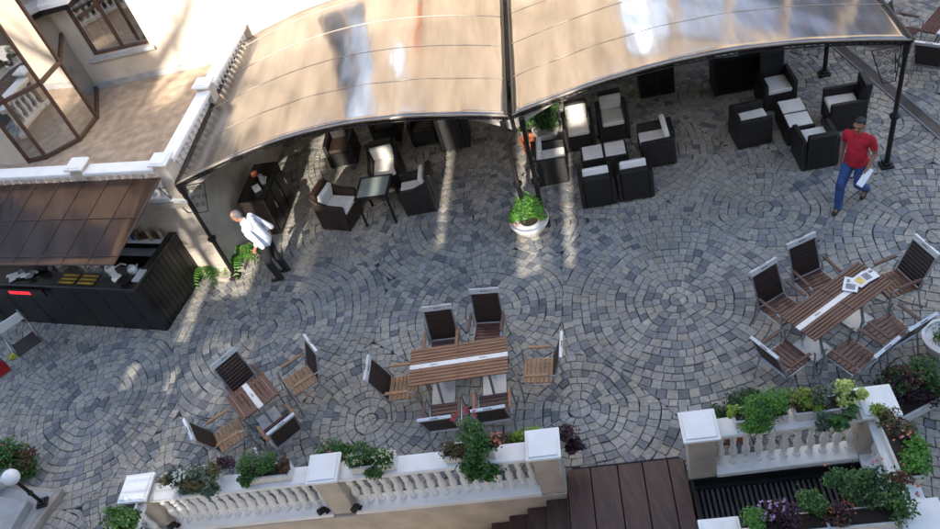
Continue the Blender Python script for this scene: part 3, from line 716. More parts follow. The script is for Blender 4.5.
# ================================================================== BAR
bar_dir = R(-27.6); bd = Vector((math.cos(bar_dir), math.sin(bar_dir))); bn = Vector((-bd.y, bd.x))
BC = Vector((-5.72, 10.92))
def BP(a, b, z=0.0):
    """bar frame: a leftwards along the front from its right corner, b back towards the wall"""
    q = BC - bd * a + bn * b; return Vector((q.x, q.y, z))
bar = thing('bar_counter', 'black bar counter with a red sign and bottles, below the brown roof', 'bar counter')
g = B(); prism(g, [BP(0, 0), BP(6, 0), BP(6, 0.10), BP(0, 0.10)], 0.0, 1.15); link('front_panel', g, M['bar_black'], bar, bevel=0.006)
for k in range(9):
    g = B(); prism(g, [BP(0.35 + k * 0.6, -0.006), BP(0.37 + k * 0.6, -0.006), BP(0.37 + k * 0.6, 0.001), BP(0.35 + k * 0.6, 0.001)], 0.05, 1.10)
    link('panel_joint', g, M['bar_top'], bar)
g = B(); prism(g, [BP(0.0, 0.101), BP(0.10, 0.101), BP(0.10, 1.85), BP(0.0, 1.85)], 0.0, 1.15); link('side_panel', g, M['bar_black'], bar)
g = B()
for k in range(14): prism(g, [BP(-0.008, 0.14 + k * 0.12), BP(0.001, 0.14 + k * 0.12), BP(0.001, 0.22 + k * 0.12), BP(-0.008, 0.22 + k * 0.12)], 0.03, 1.12)
link('side_slat', g, M['bar_black'], bar)
g = B(); prism(g, [BP(-0.03, -0.05), BP(6, -0.05), BP(6, 0.50), BP(-0.03, 0.50)], 1.152, 1.20); link('worktop', g, M['bar_top'], bar, bevel=0.006)
g = B(); prism(g, [BP(-0.03, 0.501), BP(0.14, 0.501), BP(0.14, 1.85), BP(-0.03, 1.85)], 1.152, 1.20); link('side_top', g, M['bar_top'], bar, bevel=0.006)
g = B(); prism(g, [BP(0.12, 0.55), BP(6, 0.55), BP(6, 0.6), BP(0.12, 0.6)], 0.1, 0.12); prism(g, [BP(0.16, 1.0), BP(3.5, 1.0), BP(3.5, 1.9), BP(0.16, 1.9)], 0.0, 0.95); link('back_unit', g, M['bar_black'], bar)
g = B(); prism(g, [BP(0.16, 1.0), BP(3.5, 1.0), BP(3.5, 1.2), BP(0.16, 1.2)], 0.952, 0.97); link('steel_edge', g, M['grey_metal'], bar)
g = B(); prism(g, [BP(0.12, 1.22), BP(3.2, 1.22), BP(3.2, 1.9), BP(0.12, 1.9)], 1.08, 1.10); prism(g, [BP(0.12, 1.5), BP(3.2, 1.5), BP(3.2, 1.9), BP(0.12, 1.9)], 1.101, 1.22); link('bottle_shelf', g, M['white'], bar)
# red LED sign
sg_ = B(); prism(sg_, [BP(2.15, -0.10), BP(3.3, -0.10), BP(3.3, -0.052), BP(2.15, -0.052)], 0.95, 1.12)
sb = tag(link('led_sign', sg_, M['led_box'], None), 'small red lit scrolling sign on the front of the black bar', 'sign')
g = B(); rr = random.Random(2)
for k in range(9):
    a0 = 3.02 - k * 0.06
    for (da, dz, sx_, sz_) in ((0, 0, .008, .07), (-.02, .03, .035, .012), (-.02, -.03, .035, .012), (-.02, 0, .03, .010), (-.04, .0, .008, .07)):
        if rr.random() < 0.3 and dz >= 0 and sx_ < .03: continue
        box(g, BP(a0 + da, -0.102, 1.035 + dz), (sx_, 0.004, sz_), bar_dir)
link('lit_glyphs', g, M['red_led'], sb)
# things on the bar
def small(name, label, cat, build, m_, loc, rz=0.0, group=None, smooth=True):
    g = B(); build(g); o_ = link(name, g, m_, None, smooth=smooth); o_.location = loc; o_.rotation_euler = (0, 0, rz); return tag(o_, label, cat, group)
for k, a_ in enumerate((1.14, 1.60)):
    root = thing('bar_mat', ('right' if k == 0 else 'left') + ' one of the two yellow striped rubber bar mats on the counter', 'bar mat', BP(a_, 0.14, 1.202), bar_dir, 'yellow striped bar mats')
    g = B(); box(g, (0, 0, 0.004), (0.38, 0.30, 0.008)); link('mat_base', g, M['bar_black'], root)
    for q in range(3):
        g = B(); box(g, (0, -0.09 + q * 0.09, 0.011), (0.27, 0.045, 0.005)); 
        for sx_ in (-0.168, 0.168): box(g, (sx_, -0.09 + q * 0.09, 0.011), (0.035, 0.045, 0.005))
        link('stripe', g, M['yellow'], root)
def glassb(g): lathe(g, [(0.02, 0), (0.034, 0.002), (0.03, 0.11), (0.028, 0.112), (0.006, 0.11)], n=10)
rr = random.Random(11)
gm = glassmat('clear_glass', (0.9, 0.9, 0.9), 0.45)
first = None
for k in range(44):
    a_ = (1.0 if k % 2 else 1.85) + rr.uniform(0, 0.48); b_ = rr.uniform(0.34, 0.47)
    lab = 'clear upturned drinking glass in the right cluster at the back of the bar' if k % 2 else 'clear upturned drinking glass in the left cluster at the back of the bar'
    if first is None:
        first = small('drinking_glass', lab, 'glass', glassb, gm, BP(a_, b_, 1.202), group='glasses at the back of the bar')
    else:
        c = first.copy(); COL.objects.link(c); c.location = BP(a_, b_, 1.202); c['label'] = lab
def bottle_b(h, r):
    def f_(g): lathe(g, [(r, 0), (r, h * .5), (r * .8, h * .58), (r * .32, h * .68), (r * .28, h * .96), (r * .34, h * .965), (r * .34, h)], n=10)
    return f_
cn = {'g': 'green', 'a': 'amber', 'r': 'red', 'c': 'clear', 'b': 'blue', 'p': 'purple', 'y': 'golden'}
protos = {}
for k in range(40):
    kk = rr.choice('gaarccccyybpcgc'); row = k % 2
    a_ = 0.17 + (k // 2) * 0.072 + rr.uniform(-.02, .02); z_ = 1.102 if row == 0 else 1.222; b_ = (1.33 if row == 0 else 1.62) + rr.uniform(-.04, .04)
    lab = '%s bottle in the %s row of the bottle shelf under the bar roof' % (cn[kk], 'front' if row == 0 else 'back')
    if kk not in protos:
        protos[kk] = small('bottle', lab, 'bottle', bottle_b(0.29, 0.029), M['bottle_' + kk], BP(a_, b_, z_), group='bottles on the bar shelf')
    else:
        c = protos[kk].copy(); COL.objects.link(c); c.location = BP(a_, b_, z_); c['label'] = lab; c.scale = (1, 1, rr.uniform(.85, 1.1))
# drinks station: jug, pans, cloth
cm = thing('juicer', 'white and steel juicer on the right corner of the bar', 'juicer', BP(0.52, 0.20, 1.202), 0)
g = B(); lathe(g, [(0.09, 0), (0.09, 0.04), (0.06, 0.06), (0.06, 0.2), (0.085, 0.24), (0.085, 0.28), (0.02, 0.3)], n=14); link('body', g, M['white'], cm, smooth=True)
g = B(); tube(g, [(0, 0, 0.22), (0.2, 0.05, 0.25), (0.26, 0.06, 0.18)], 0.018); link('lever', g, M['grey_metal'], cm, smooth=True)
g = B(); lathe(g, [(0.05, 0.301), (0.055, 0.33), (0.01, 0.38)], n=12); link('squeezer', g, M['grey_metal'], cm, smooth=True)
small('bowl', 'black round bowl by the right corner of the bar top', 'bowl', lambda g: lathe(g, [(0.06, 0), (0.13, 0.06), (0.135, 0.065), (0.12, 0.06), (0.05, 0.015)], n=18), M['dark_metal'], BP(0.28, 0.12, 1.202))
small('kettle', 'rounded steel kettle at the right end of the bar top', 'kettle', lambda g: (lathe(g, [(0.08, 0), (0.09, 0.08), (0.05, 0.14), (0.015, 0.15), (0.015, 0.17)], n=16), tube(g, [(0.08, 0, 0.08), (0.13, 0, 0.13)], 0.012)), M['alu'], BP(0.26, 0.38, 1.202))
small('folded_cloth', 'teal folded cloth beside the juicer on the bar', 'cloth', lambda g: box(g, (0, 0, 0.012), (0.12, 0.09, 0.024)), M['teal'], BP(0.72, 0.30, 1.202), 0.4, smooth=False)
small('tray', 'pale rectangular tray at the right corner of the bar top', 'tray', lambda g: (box(g, (0, 0, 0.008), (0.14, 0.30, 0.012)), box(g, (0.065, 0, 0.02), (0.01, 0.30, 0.016)), box(g, (-0.065, 0, 0.02), (0.01, 0.30, 0.016))), M['alu'], BP(0.07, 0.28, 1.202), bar_dir, smooth=False)
mp_ = thing('newspaper_pile', 'crumpled pile of papers at the left end of the bar top', 'papers', BP(2.75, 0.2, 1.202), bar_dir)
for k in range(8):
    g = B(); box(g, (rr.uniform(-.25, .25), rr.uniform(-.1, .1), 0.01 + k * 0.008), (rr.uniform(.14, .25), rr.uniform(.06, .13), 0.006), rr.uniform(-1, 1), rr.uniform(-.1, .1)); link('sheet', g, M['paper'] if k % 3 else M['print_grey'], mp_)
small('handbag', 'dark rounded bag on the bar behind the papers', 'bag', lambda g: (sph(g, (0, 0, 0.1), 0.13, (1.5, .8, .8), 14),), M['trousers_black'], BP(2.42, 0.36, 1.202), bar_dir)
# bar roof
rf = thing('bar_roof', 'brown translucent lean-to roof over the bar', 'roof')
g = B(); RA = [at(-140, 264, 2.15), at(113, 264, 2.15)]; RBk = [T(3.9, -0.10, 2.42), T(0.16, -0.10, 2.42)]
RA[0] = RA[1] + (RA[0] - RA[1]).normalized() * 5.5; RBk[0] = RBk[1] + (RBk[0] - RBk[1]).normalized() * 5.5
RBk = [Vector((q.x, q.y, 1.88)) for q in RBk]
RA = [Vector((q.x, q.y, 2.15)) for q in RA]
RBk = [Vector((q.x, q.y, 2.42)) for q in RBk]
# front edge slopes down to 2.15, the back edge meets the terrace slab below the rail
RBk = [Vector((q.x, q.y, 2.62)) for q in RBk]
def RP(t, s, dz=0):
    a_ = RA[1].lerp(RA[0], t); b_ = RBk[1].lerp(RBk[0], t); q = a_.lerp(b_, s); q.z += dz; return q
N1, N2 = 24, 10
top = [[g.verts.new(RP(i / N1, j / N2, 0.004 * math.sin(i * 1.3) * math.sin(j * 1.1))) for i in range(N1 + 1)] for j in range(N2 + 1)]
for j in range(N2):
    for i in range(N1): g.faces.new((top[j][i], top[j][i + 1], top[j + 1][i + 1], top[j + 1][i]))
bmesh.ops.solidify(g, geom=g.faces[:], thickness=0.015)
bmesh.ops.recalc_face_normals(g, faces=g.faces[:])
link('roof_sheet', g, M['bar_roof'], rf, smooth=True)
g = B()
for k in range(1, 10): tube(g, [RP(k / 10 * 0.98, 0, 0.010), RP(k / 10 * 0.98, 1, 0.010)], 0.005, 6)
for s_ in (0.08, 0.52): tube(g, [RP(0, s_, 0.011), RP(1, s_, 0.011)], 0.006, 6)
link('glazing_bar', g, M['brown_frame'], rf)
g = B(); tube(g, [RP(0, 0, -0.01), RP(1, 0, -0.01)], 0.022, 6); tube(g, [RP(0, 0, -0.01), RP(0, 1, -0.01)], 0.02, 6); link('edge_frame', g, M['brown_frame'], rf)

# director chair by the bar, cut by the left edge
dcx = at(12, 335, 0.5)
dc_ = thing('folding_chair', 'folding chair with white backrest and dark seat, at the left edge below the bar', 'chair', (dcx.x, dcx.y, 0), R(-150))
bp_ = at(9, 323, .86); dc_.location = (bp_.x - math.sin(R(-150)) * .27, bp_.y + math.cos(R(-150)) * .27, 0)
g = B(); box(g, (0, -0.27, 0.86), (0.46, 0.02, 0.22), rx=R(-12)); bk = link('backrest', g, M['white'], dc_, bevel=0.006)
g = B(); box(g, (0, -0.285, 0.87), (0.06, 0.005, 0.06), rx=R(-12)); link('emblem', g, M['mark'], bk)
g = B(); box(g, (0, 0, 0.46), (0.46, 0.42, 0.03)); link('seat', g, M['mesh_dark'], dc_, bevel=0.006)
g = B()
for s_ in (-1, 1):
    tube(g, [(s_ * .24, -0.32, 0.98), (s_ * .24, -0.22, 0.46), (s_ * .24, 0.22, 0.02)], 0.012); tube(g, [(s_ * .24, 0.2, 0.62), (s_ * .24, -0.25, 0.02)], 0.012); tube(g, [(s_ * .24, 0.22, 0.62), (s_ * .24, -0.25, 0.64)], 0.014)
link('frame', g, M['grey_metal'], dc_)
q = at(14, 358); small('doorstop', 'small yellow cloth bundle on the paving near the left edge', 'cloth', lambda g: (box(g, (0, 0, 0.045), (0.14, 0.11, 0.04)), box(g, (0.02, 0, 0.075), (0.09, 0.08, 0.02), 0.4)), M['yellow_cloth'], q, 0.5, smooth=False)
q = at(-3, 368, 0.2); small('bag', 'red bag standing at the left edge of the plaza', 'bag', lambda g: (box(g, (0, 0, 0.18), (0.3, 0.16, 0.3), rx=0.1), tube(g, [(-.08, 0, .33), (-.06, 0, .42), (.06, 0, .42), (.08, 0, .33)], 0.01)), M['red_plastic'], (q.x, q.y, 0.02), 0.5, smooth=False)

# ================================================================== WICKER FURNITURE
def armchair(label, u, v, rz, style='low', wick='wicker', w_=0.62, d_=0.62, cush_back=False, group='dark wicker armchairs', loc=None, bh=0.72, cm='cushion'):
    P = W(u, v) if loc is None else loc
    root = thing('wicker_armchair', label, 'armchair', (P[0], P[1], 0.02), rz, group)
    wm = M[wick]; hw = w_ / 2; hd = d_ / 2
    for s_ in (-1, 1):
        g = B(); x0 = s_ * hw; x1 = s_ * (hw - 0.085)
        if style == 'low': pr = [(-hd, 0.03), (hd, 0.03), (hd, 0.60), (-hd + .02, 0.62)]
        else: pr = [(-hd, 0.03), (hd - .04, 0.03), (hd, 0.58), (hd - .03, .61), (0.0, 0.62), (-hd + 0.12, 0.70), (-hd + .0, bh)]
        profx(g, pr, min(x0, x1), max(x0, x1)); link('side_panel', g, wm, root, bevel=0.014)
    g = B(); profx(g, [(-hd + .001, 0.03), (-hd + 0.09, 0.03), (-hd + 0.075, bh), (-hd - 0.05 * (bh > .7), bh)], -hw + 0.086, hw - 0.086); link('backrest', g, wm, root, bevel=0.012)
    if bh > 0.7:
        pass
    g = B(); box(g, (0, 0.035, 0.20), (w_ - 0.174, d_ - 0.1, 0.33)); link('seat_base', g, wm, root)
    g = B(); box(g, (0, 0.05, 0.415), (w_ - 0.18, d_ - 0.12, 0.09)); link('seat_cushion', g, M[cm], root, smooth=False, bevel=0.02)
    if cush_back:
        g = B(); box(g, (0, -hd + 0.135, 0.63), (w_ - 0.19, 0.09, 0.34), rx=R(-14)); link('back_cushion', g, M['cushion'], root, bevel=0.02)
    g = B()
    for sx_ in (-1, 1):
        for sy_ in (-1, 1): box(g, (sx_ * (hw - .05), sy_ * (hd - .06), 0.015), (0.04, 0.04, 0.032))
    link('feet', g, M['dark_metal'], root)
    return root
def look(u, v, u2, v2):
    a, b = W(u, v), W(u2, v2); return math.atan2(b.y - a.y, b.x - a.x) - math.pi / 2
DN = AX + math.pi; RTU = AX - math.pi / 2; LFU = AX + math.pi / 2; UPU = AX
# left set round the glass table
armchair('brown wicker armchair at the left of the glass table, facing it', 0, 0, look(-3.79, 6.25, -2.9, 5.95), 'slope', 'wicker_brown', 0.66, 0.66, True, loc=W(-3.82, 6.25), bh=0.84)
armchair('wicker armchair with sunlit cream cushions behind the glass table', 0, 0, DN + 0.08, 'slope', 'wicker', 0.64, 0.66, True, loc=W(-2.93, 7.22), bh=0.84)
armchair('wicker armchair at the right of the glass table, side on', 0, 0, LFU + 0.02, 'slope', 'wicker', 0.64, 0.66, True, loc=W(-2.20, 6.32), bh=0.84)
gt = thing('glass_table', 'square dark table with frosted glass top between three wicker armchairs', 'table', W(-2.98, 6.22, 0.02), AX + R(-4))
g = B()
for sx_ in (-1, 1):
    box(g, (sx_ * 0.31, 0, 0.70), (0.045, 0.66, 0.04)); box(g, (0, sx_ * 0.31, 0.70), (0.575, 0.045, 0.04))
link('table_frame', g, M['dark_metal'], gt)
g = B(); box(g, (0, 0, 0.709), (0.574, 0.574, 0.014)); link('table_top', g, M['table_glass'], gt)
for sx_ in (-1, 1):
    for sy_ in (-1, 1):
        g = B(); box(g, (sx_ * .30, sy_ * .30, 0.34), (0.04, 0.04, 0.68)); link('leg', g, M['dark_metal'], gt)
# further chairs in the shade of the left canopy
armchair('dark wicker armchair in deep shade below the left canopy, farthest left', 0, 0, DN, cm='wicker_brown', loc=W(-4.05, 8.35))
armchair('dark wicker armchair below the left canopy, behind the cream cushioned one', 0, 0, DN, cm='wicker_brown', loc=W(-2.2, 8.55), bh=0.84, style='slope')
armchair('dark wicker armchair under the right end of the left canopy', 0, 0, UPU, cm='wicker_brown', loc=W(-1.55, 8.2), bh=0.84, style='slope')
armchair('dark wicker armchair against the wall at the back of the left canopy', 0, 0, DN, cm='wicker_brown', loc=W(-3.1, 8.9))
# middle lounge set
armchair('wicker armchair with sunlit cushion, left of two at the back of the middle set', 0, 0, DN, 'low', loc=W(1.02, 7.40), cush_back=True, bh=0.80, w_=0.60)
armchair('wicker armchair with cream cushions, right of the two at the back of the middle set', 0, 0, DN, 'low', loc=W(1.70, 7.52), cush_back=True, bh=0.80, w_=0.60)
armchair('wicker armchair on the right side of the middle set, facing left', 0, 0, LFU, 'low', loc=W(2.40, 6.52), cush_back=True, bh=0.70, w_=0.66)
armchair('worn grey topped wicker armchair beside the posts, facing right', 0, 0, RTU, 'low', 'wicker', loc=W(0.40, 6.52), cush_back=True, bh=0.70, w_=0.66)
armchair('wicker armchair seen from behind at the front left of the middle set', 0, 0, UPU, 'low', loc=W(1.20, 5.66), bh=0.72, w_=0.64, cush_back=True)
armchair('wicker armchair seen from behind at the front right of the middle set', 0, 0, UPU, 'low', loc=W(1.86, 5.68), bh=0.72, w_=0.64, cush_back=True)
def lowtable(label, u, v, rz, n=2, l=0.86):
    P = W(u, v, 0.02); root = thing('low_table', label, 'table', P, rz, 'low wicker tables with two pale tops')
    g = B(); box(g, (0, 0, 0.21), (l, 0.46, 0.38)); link('body', g, M['wicker'], root, bevel=0.01)
    for s_ in (-1, 1):
        g = B(); box(g, (s_ * l * 0.243, 0, 0.412), (l * 0.43, 0.40, 0.022)); link('top_panel', g, M['cushion'], root, bevel=0.006)
lowtable('low wicker table with two square white tops in the middle set', 1.42, 6.47, AX + R(0))
# right lounge set
armchair('tall backed wicker armchair with white seat behind the right low table', 0, 0, DN + 0.06, 'low', loc=W(4.80, 7.58), bh=0.95)
armchair('wicker armchair with raised back on the right of the right set', 0, 0, LFU - 0.05, 'low', loc=W(5.74, 6.60), bh=0.88)
armchair('low wicker armchair on the left of the right set, facing right', 0, 0, RTU + 0.08, 'low', loc=W(4.10, 6.60), bh=0.66)
armchair('wicker armchair at the front of the right set, back to the viewer', 0, 0, UPU + 0.02, 'low', loc=W(4.98, 5.70), bh=0.74)
lowtable('low wicker table with two white tops in the right set, end on', 4.88, 6.58, AX + R(90), l=0.88)
# sideboards under the canopy
def sideboard(label, u, v, sx_, sy_, h):
    root = thing('sideboard', label, 'sideboard', W(u, v, 0.02), AX)
    g = B(); box(g, (0, 0, h / 2), (sx_, sy_, h)); link('cabinet', g, M['wicker'], root, bevel=0.01)
    g = B(); box(g, (0, 0, h + 0.012), (sx_ + 0.03, sy_ + 0.03, 0.022)); link('top', g, M['bar_black'], root)
    for s_ in (-1, 1):
        g = B(); box(g, (s_ * sx_ * .24, -sy_ / 2 - 0.006, h / 2), (sx_ * .46, 0.01, h * .85)); d_ = link('door', g, M['bar_black'], root)
sideboard('long dark sideboard under the right canopy holding magazines', 4.42, 8.35, 1.3, 0.5, 0.85)
sideboard('dark box sideboard in the shade left of the magazines', 2.72, 8.75, 0.7, 0.5, 0.8)
mg = thing('magazine_stack', 'fan of pale magazines on the long sideboard under the right canopy', 'magazines', W(4.02, 8.27, 0.895), AX)
for k in range(6):
    g = B(); box(g, (rr.uniform(-.04, .04), -0.1 + k * 0.035, 0.008 + k * 0.009), (0.42, 0.22, 0.008), rr.uniform(-.15, .15)); link('magazine', g, M['paper'] if k % 2 else M['alu'], mg)
# dark cabinet by the wall near the man in white
cbn = thing('service_cabinet', 'tall dark service cabinet standing against the beige wall behind the white shirted man', 'cabinet', (-3.50, 13.28, 0.02), AX + R(-4))
g = B(); box(g, (0, 0, 0.47), (0.52, 1.15, 0.92)); link('body', g, M['wicker_brown'], cbn, bevel=0.01)
g = B(); box(g, (0, 0, 0.945), (0.56, 1.2, 0.025)); link('top', g, M['bar_black'], cbn)
for k in range(3):
    g = B(); box(g, (0.268, -0.37 + k * 0.37, 0.47), (0.012, 0.33, 0.8)); d_ = link('door', g, M['bar_black'], cbn)
    g = B(); tube(g, [(0.28, -0.25 + k * 0.37, 0.45), (0.28, -0.25 + k * 0.37, 0.6)], 0.008); link('handle', g, M['grey_metal'], d_)
small('ashtray_stack', 'small stack of dark dishes on the service cabinet', 'dishes', lambda g: [lathe(g, [(0.04, 0.02 * k), (0.07, 0.02 * k + 0.018), (0.06, 0.02 * k + 0.019)], n=12) for k in range(4)], M['terracotta'], (-3.55, 13.5, 0.98))
small('water_jug', 'pale jug on the top of the service cabinet', 'jug', lambda g: (lathe(g, [(0.05, 0), (0.06, 0.08), (0.04, 0.17), (0.05, 0.2)], n=12), tube(g, [(0.05, 0, 0.16), (0.1, 0, 0.12), (0.055, 0, 0.05)], 0.008)), M['alu'], (-3.38, 13.15, 0.98))
small('napkin_box', 'square pale box on the top of the service cabinet', 'box', lambda g: (box(g, (0, 0, 0.04), (0.14, 0.14, 0.08)), box(g, (0, 0, 0.085), (0.1, 0.06, 0.01))), M['cushion'], (-3.52, 13.0, 0.98), 0.3, smooth=False)

# ================================================================== TEAK CHAIRS AND TABLES
def teak_chair(label, loc, rz, tone):
    """origin under the seat centre, faces +y"""
    root = thing('garden_chair', label, 'chair', (loc[0], loc[1], 0.02), rz, 'slatted teak garden chairs with tall backs')
    g = B()
    for k in range(7): box(g, (0, -0.19 + k * 0.064, 0.43 + 0.004 * k), (0.44, 0.052, 0.018))
    link('seat', g, M[tone[0]], root, bevel=0.004)
    g = B()
    for sy_ in (-.215, .205): tube(g, [(-.23, sy_, .41), (.23, sy_, .41)], 0.013, 6)
    for s_ in (-1, 1): tube(g, [(s_ * .23, -.22, .41), (s_ * .23, .21, .425)], 0.013, 6)
    link('seat_frame', g, M['grey_metal'], root)
    g = B()
    y0, z0, y1, z1 = -0.22, 0.46, -0.39, 0.94; n_ = 9
    tilt = math.atan2(y0 - y1, z1 - z0)
    for k in range(n_):
        t = (k + .5) / n_; box(g, (0, y0 + (y1 - y0) * t, z0 + (z1 - z0) * t), (0.41, 0.014, 0.049), rx=tilt)
    link('backrest', g, M[tone[1]], root)
    g = B()
    for s_ in (-1, 1): tube(g, [(s_ * .22, -0.21, 0.41), (s_ * .22, -0.405, 0.985)], 0.014, 6)
    tube(g, [(-.22, -.222, .45), (.22, -.222, .45)], .010, 6)
    link('back_frame', g, M['grey_metal'], root)
    g = B(); box(g, (0, -0.398, 0.983), (0.47, 0.022, 0.085), rx=tilt); box(g, (0, -0.412, 1.02), (0.47, 0.045, 0.014), rx=tilt)
    tr_ = link('top_rail', g, M['alu'], root, bevel=0.004)
    g = B()
    for k, dx in enumerate((-.045, -.02, .005, .03, .048)):
        box(g, (dx, -0.382, 0.992), (0.014, 0.004, 0.012 + 0.006 * (k % 2)), rx=tilt)
        box(g, (dx, -0.4215, 1.029), (0.014, 0.016, 0.003), rx=tilt)
    link('logo', g, M['mark'], tr_)
    for s_ in (-1, 1):
        g = B(); x = s_ * .255
        tube(g, [(x, -.30, .02), (x, -.26, .18), (x, -.20, .41), (x, -.24, .55), (x, -.29, .645)], 0.013, 6); link('rear_leg', g, M['grey_metal'], root, smooth='all')
        g = B()
        tube(g, [(x, .27, .01), (x, .25, .2), (x, .245, .5), (x, .235, .60), (x, .20, .64), (x, .14, .65), (x, -.29, .65)], 0.013, 6); link('front_leg', g, M['grey_metal'], root, smooth='all')
        g = B(); box(g, (x, -.03, .672), (.05, .36, .022)); link('armrest', g, M[tone[2]], root, bevel=0.008)
    return root
def chair_from(a, b, label, face_to, tone, z=1.0, turn=0.0):
    P, Q = at(*a, z), at(*b, z); d = Q - P; m_ = (P + Q) / 2; an = math.atan2(d.y, d.x)
    n_ = Vector((-d.y, d.x, 0)).normalized(); tgt = at(*face_to, .74)
    if n_.dot(tgt - m_) < 0: n_ = -n_
    loc = m_ + n_ * 0.40
    return teak_chair(label, loc, math.atan2(n_.y, n_.x) - math.pi / 2 + turn, tone)
DK = ('teak_dark', 'mesh_dark', 'teak'); PL = ('teak_pale', 'mesh_dark', 'teak_pale'); RD = ('teak_red', 'mesh_dark', 'teak_dark'); MD = ('teak_red', 'mesh_dark', 'teak_dark')
T1 = (459, 361)
chair_from((421, 310), (453, 306), 'teak chair tucked behind the central table, left of the pair', T1, DK)
chair_from((469, 292), (499, 290), 'teak chair pulled back behind the central table, right of the pair', T1, MD)
chair_from((369.5, 356.7), (365.7, 381), 'teak chair at the left end of the central table', T1, PL)
chair_from((561, 333), (560, 359), 'pale teak chair standing away from the right end of the central table', T1, PL)
chair_from((415.6, 421.7), (453.4, 416.8), 'teak chair on the near side of the central table, left one', T1, RD)
chair_from((472, 412), (504, 407), 'teak chair on the near side of the central table, behind the red flowers', T1, DK)
T2 = (253, 396)
chair_from((213.5, 367), (234, 350), 'dark backed teak chair at the upper left of the small table', T2, RD)
chair_from((305, 337.6), (315.6, 351.8), 'pale seated teak chair at the upper right of the small table', T2, PL)
chair_from((267, 436), (295, 414), 'teak chair at the lower right of the small table, back to the viewer', T2, DK)
chair_from((186, 421.5), (193.5, 439), 'pale seated teak chair at the lower left of the small table', T2, PL)
T3 = (838, 303)
chair_from((751, 275), (776, 260), 'reddish teak chair at the left of the right hand table far side', T3, MD)
chair_from((788.6, 246.5), (814, 235), 'reddish teak chair on the far side of the right hand table, right of its pair', T3, MD)
chair_from((915, 237), (937, 256), 'teak chair at the upper right end of the table with the leaflets', T3, RD)
chair_from((751, 338), (779, 360), 'teak chair at the lower left end of the table with the leaflets', T3, RD)
chair_from((872, 360), (900, 337), 'teak chair on the near side of the table with the leaflets, left one', T3, RD)
chair_from((908, 331.6), (936, 314.6), 'teak chair on the near side of the table with the leaflets, right one', T3, RD)
chair_from((878, 9), (893, -4), 'dark teak chair at the upper right corner, beside the canopy edge', (925, 18), RD)
chair_from((914, 43), (944, 47), 'teak chair below the purple table at the upper right edge', (930, 15), RD)

def teak_table(label, corners, tone, stripe='long', ang=None, size=None):
    pts = [at(x, y, .74) for x, y in corners]; c = sum(pts, Vector()) / 4
    e1 = ((pts[1] - pts[0]) + (pts[2] - pts[3])) / 2; e2 = ((pts[3] - pts[0]) + (pts[2] - pts[1])) / 2
    L, D = e1.length, e2.length; an = math.atan2(e1.y, e1.x)
    if size: L, D = size
    root = thing('garden_table', label, 'table', (c.x, c.y, 0.02), an, 'slatted teak garden tables with a pale centre strip')
    def slats(g, x0, x1, ya, yb, n_):
        wd = (yb - ya) / n_
        for k in range(n_): box(g, ((x0 + x1) / 2, ya + wd * (k + .5), .715), (x1 - x0 - .006, wd - .010, .022))
    if stripe == 'long':
        for x0, x1 in ((-L / 2, 0), (0, L / 2)):
            g = B(); slats(g, x0, x1, -D / 2, -0.045, 5); slats(g, x0, x1, .045, D / 2, 5); link('slatted_top', g, M[tone], root, bevel=0.003)
        g = B(); box(g, (0, 0, .717), (L, .085, .024)); sp = link('centre_strip', g, M['alu'], root, bevel=0.003)
        g = B()
        for cx_ in (-L * .25, L * .25):
            for k in range(5): box(g, (cx_ + (k - 2) * .022, 0, .7300), (.016, .012 + .008 * (k % 2), .003))
        link('logo', g, M['mark'], sp)
        legs = (-L * .27, L * .27)
    else:
        g = B()
        for k in range(5): pass
        n_ = 4
        for s_ in (-1, 1):
            wd = (L / 2 - .05) / n_
            for k in range(n_): box(g, (s_ * (.05 + wd * (k + .5)), 0, .715), (wd - .010, D, .022))
        link('slatted_top', g, M[tone], root, bevel=0.003)
        g = B(); box(g, (0, 0, .717), (.09, D, .024)); sp = link('centre_strip', g, M['alu'], root, bevel=0.003)
        g = B()
        for k in range(4): box(g, (0, (k - 1.5) * .02, .7300), (.02, .013, .003))
        link('logo', g, M['mark'], sp)
        legs = (0.0,)
    g = B()
    for s_ in (-1, 1):
        box(g, (0, s_ * (D / 2 - .07), .69), (L * .9, .035, .03))
    for x in (-L / 2 + .06, L / 2 - .06, 0): box(g, (x, 0, .69), (.035, D - .18, .028))
    link('underframe', g, M['grey_metal'], root)
    for x in legs:
        g = B()
        for s_ in (-1, 1):
            tube(g, [(x, s_ * .03, .66), (x, s_ * D * .30, .05)], 0.022, 8)
        box(g, (x, 0, .665), (.2, D * .6, .02))
        lg = link('leg', g, M['grey_metal'], root)
        g = B(); box(g, (x, 0, .028), (.36, D * .72, .016)); link('foot_plate', g, M['alu'], lg, bevel=0.004)
    return root
teak_table('long pale brown slatted table in the centre of the plaza', [(410.7, 350), (507.4, 336), (508, 372.6), (409, 387)], 'teak')
teak_table('long dark reddish slatted table with leaflets on it, at the right', [(781, 316.5), (857, 262), (894.6, 282), (815, 342)], 'teak_red')
teak_table('small square slatted table at the left of the plaza', [(227.4, 398), (262.6, 370), (279.4, 395), (240.6, 421)], 'teak_red', 'short')
teak_table('purple shaded slatted table cut by the upper right edge', [(915, 34), (940, 4), (985, 8), (960, 38)], 'teak_red', size=(1.0, 0.7))
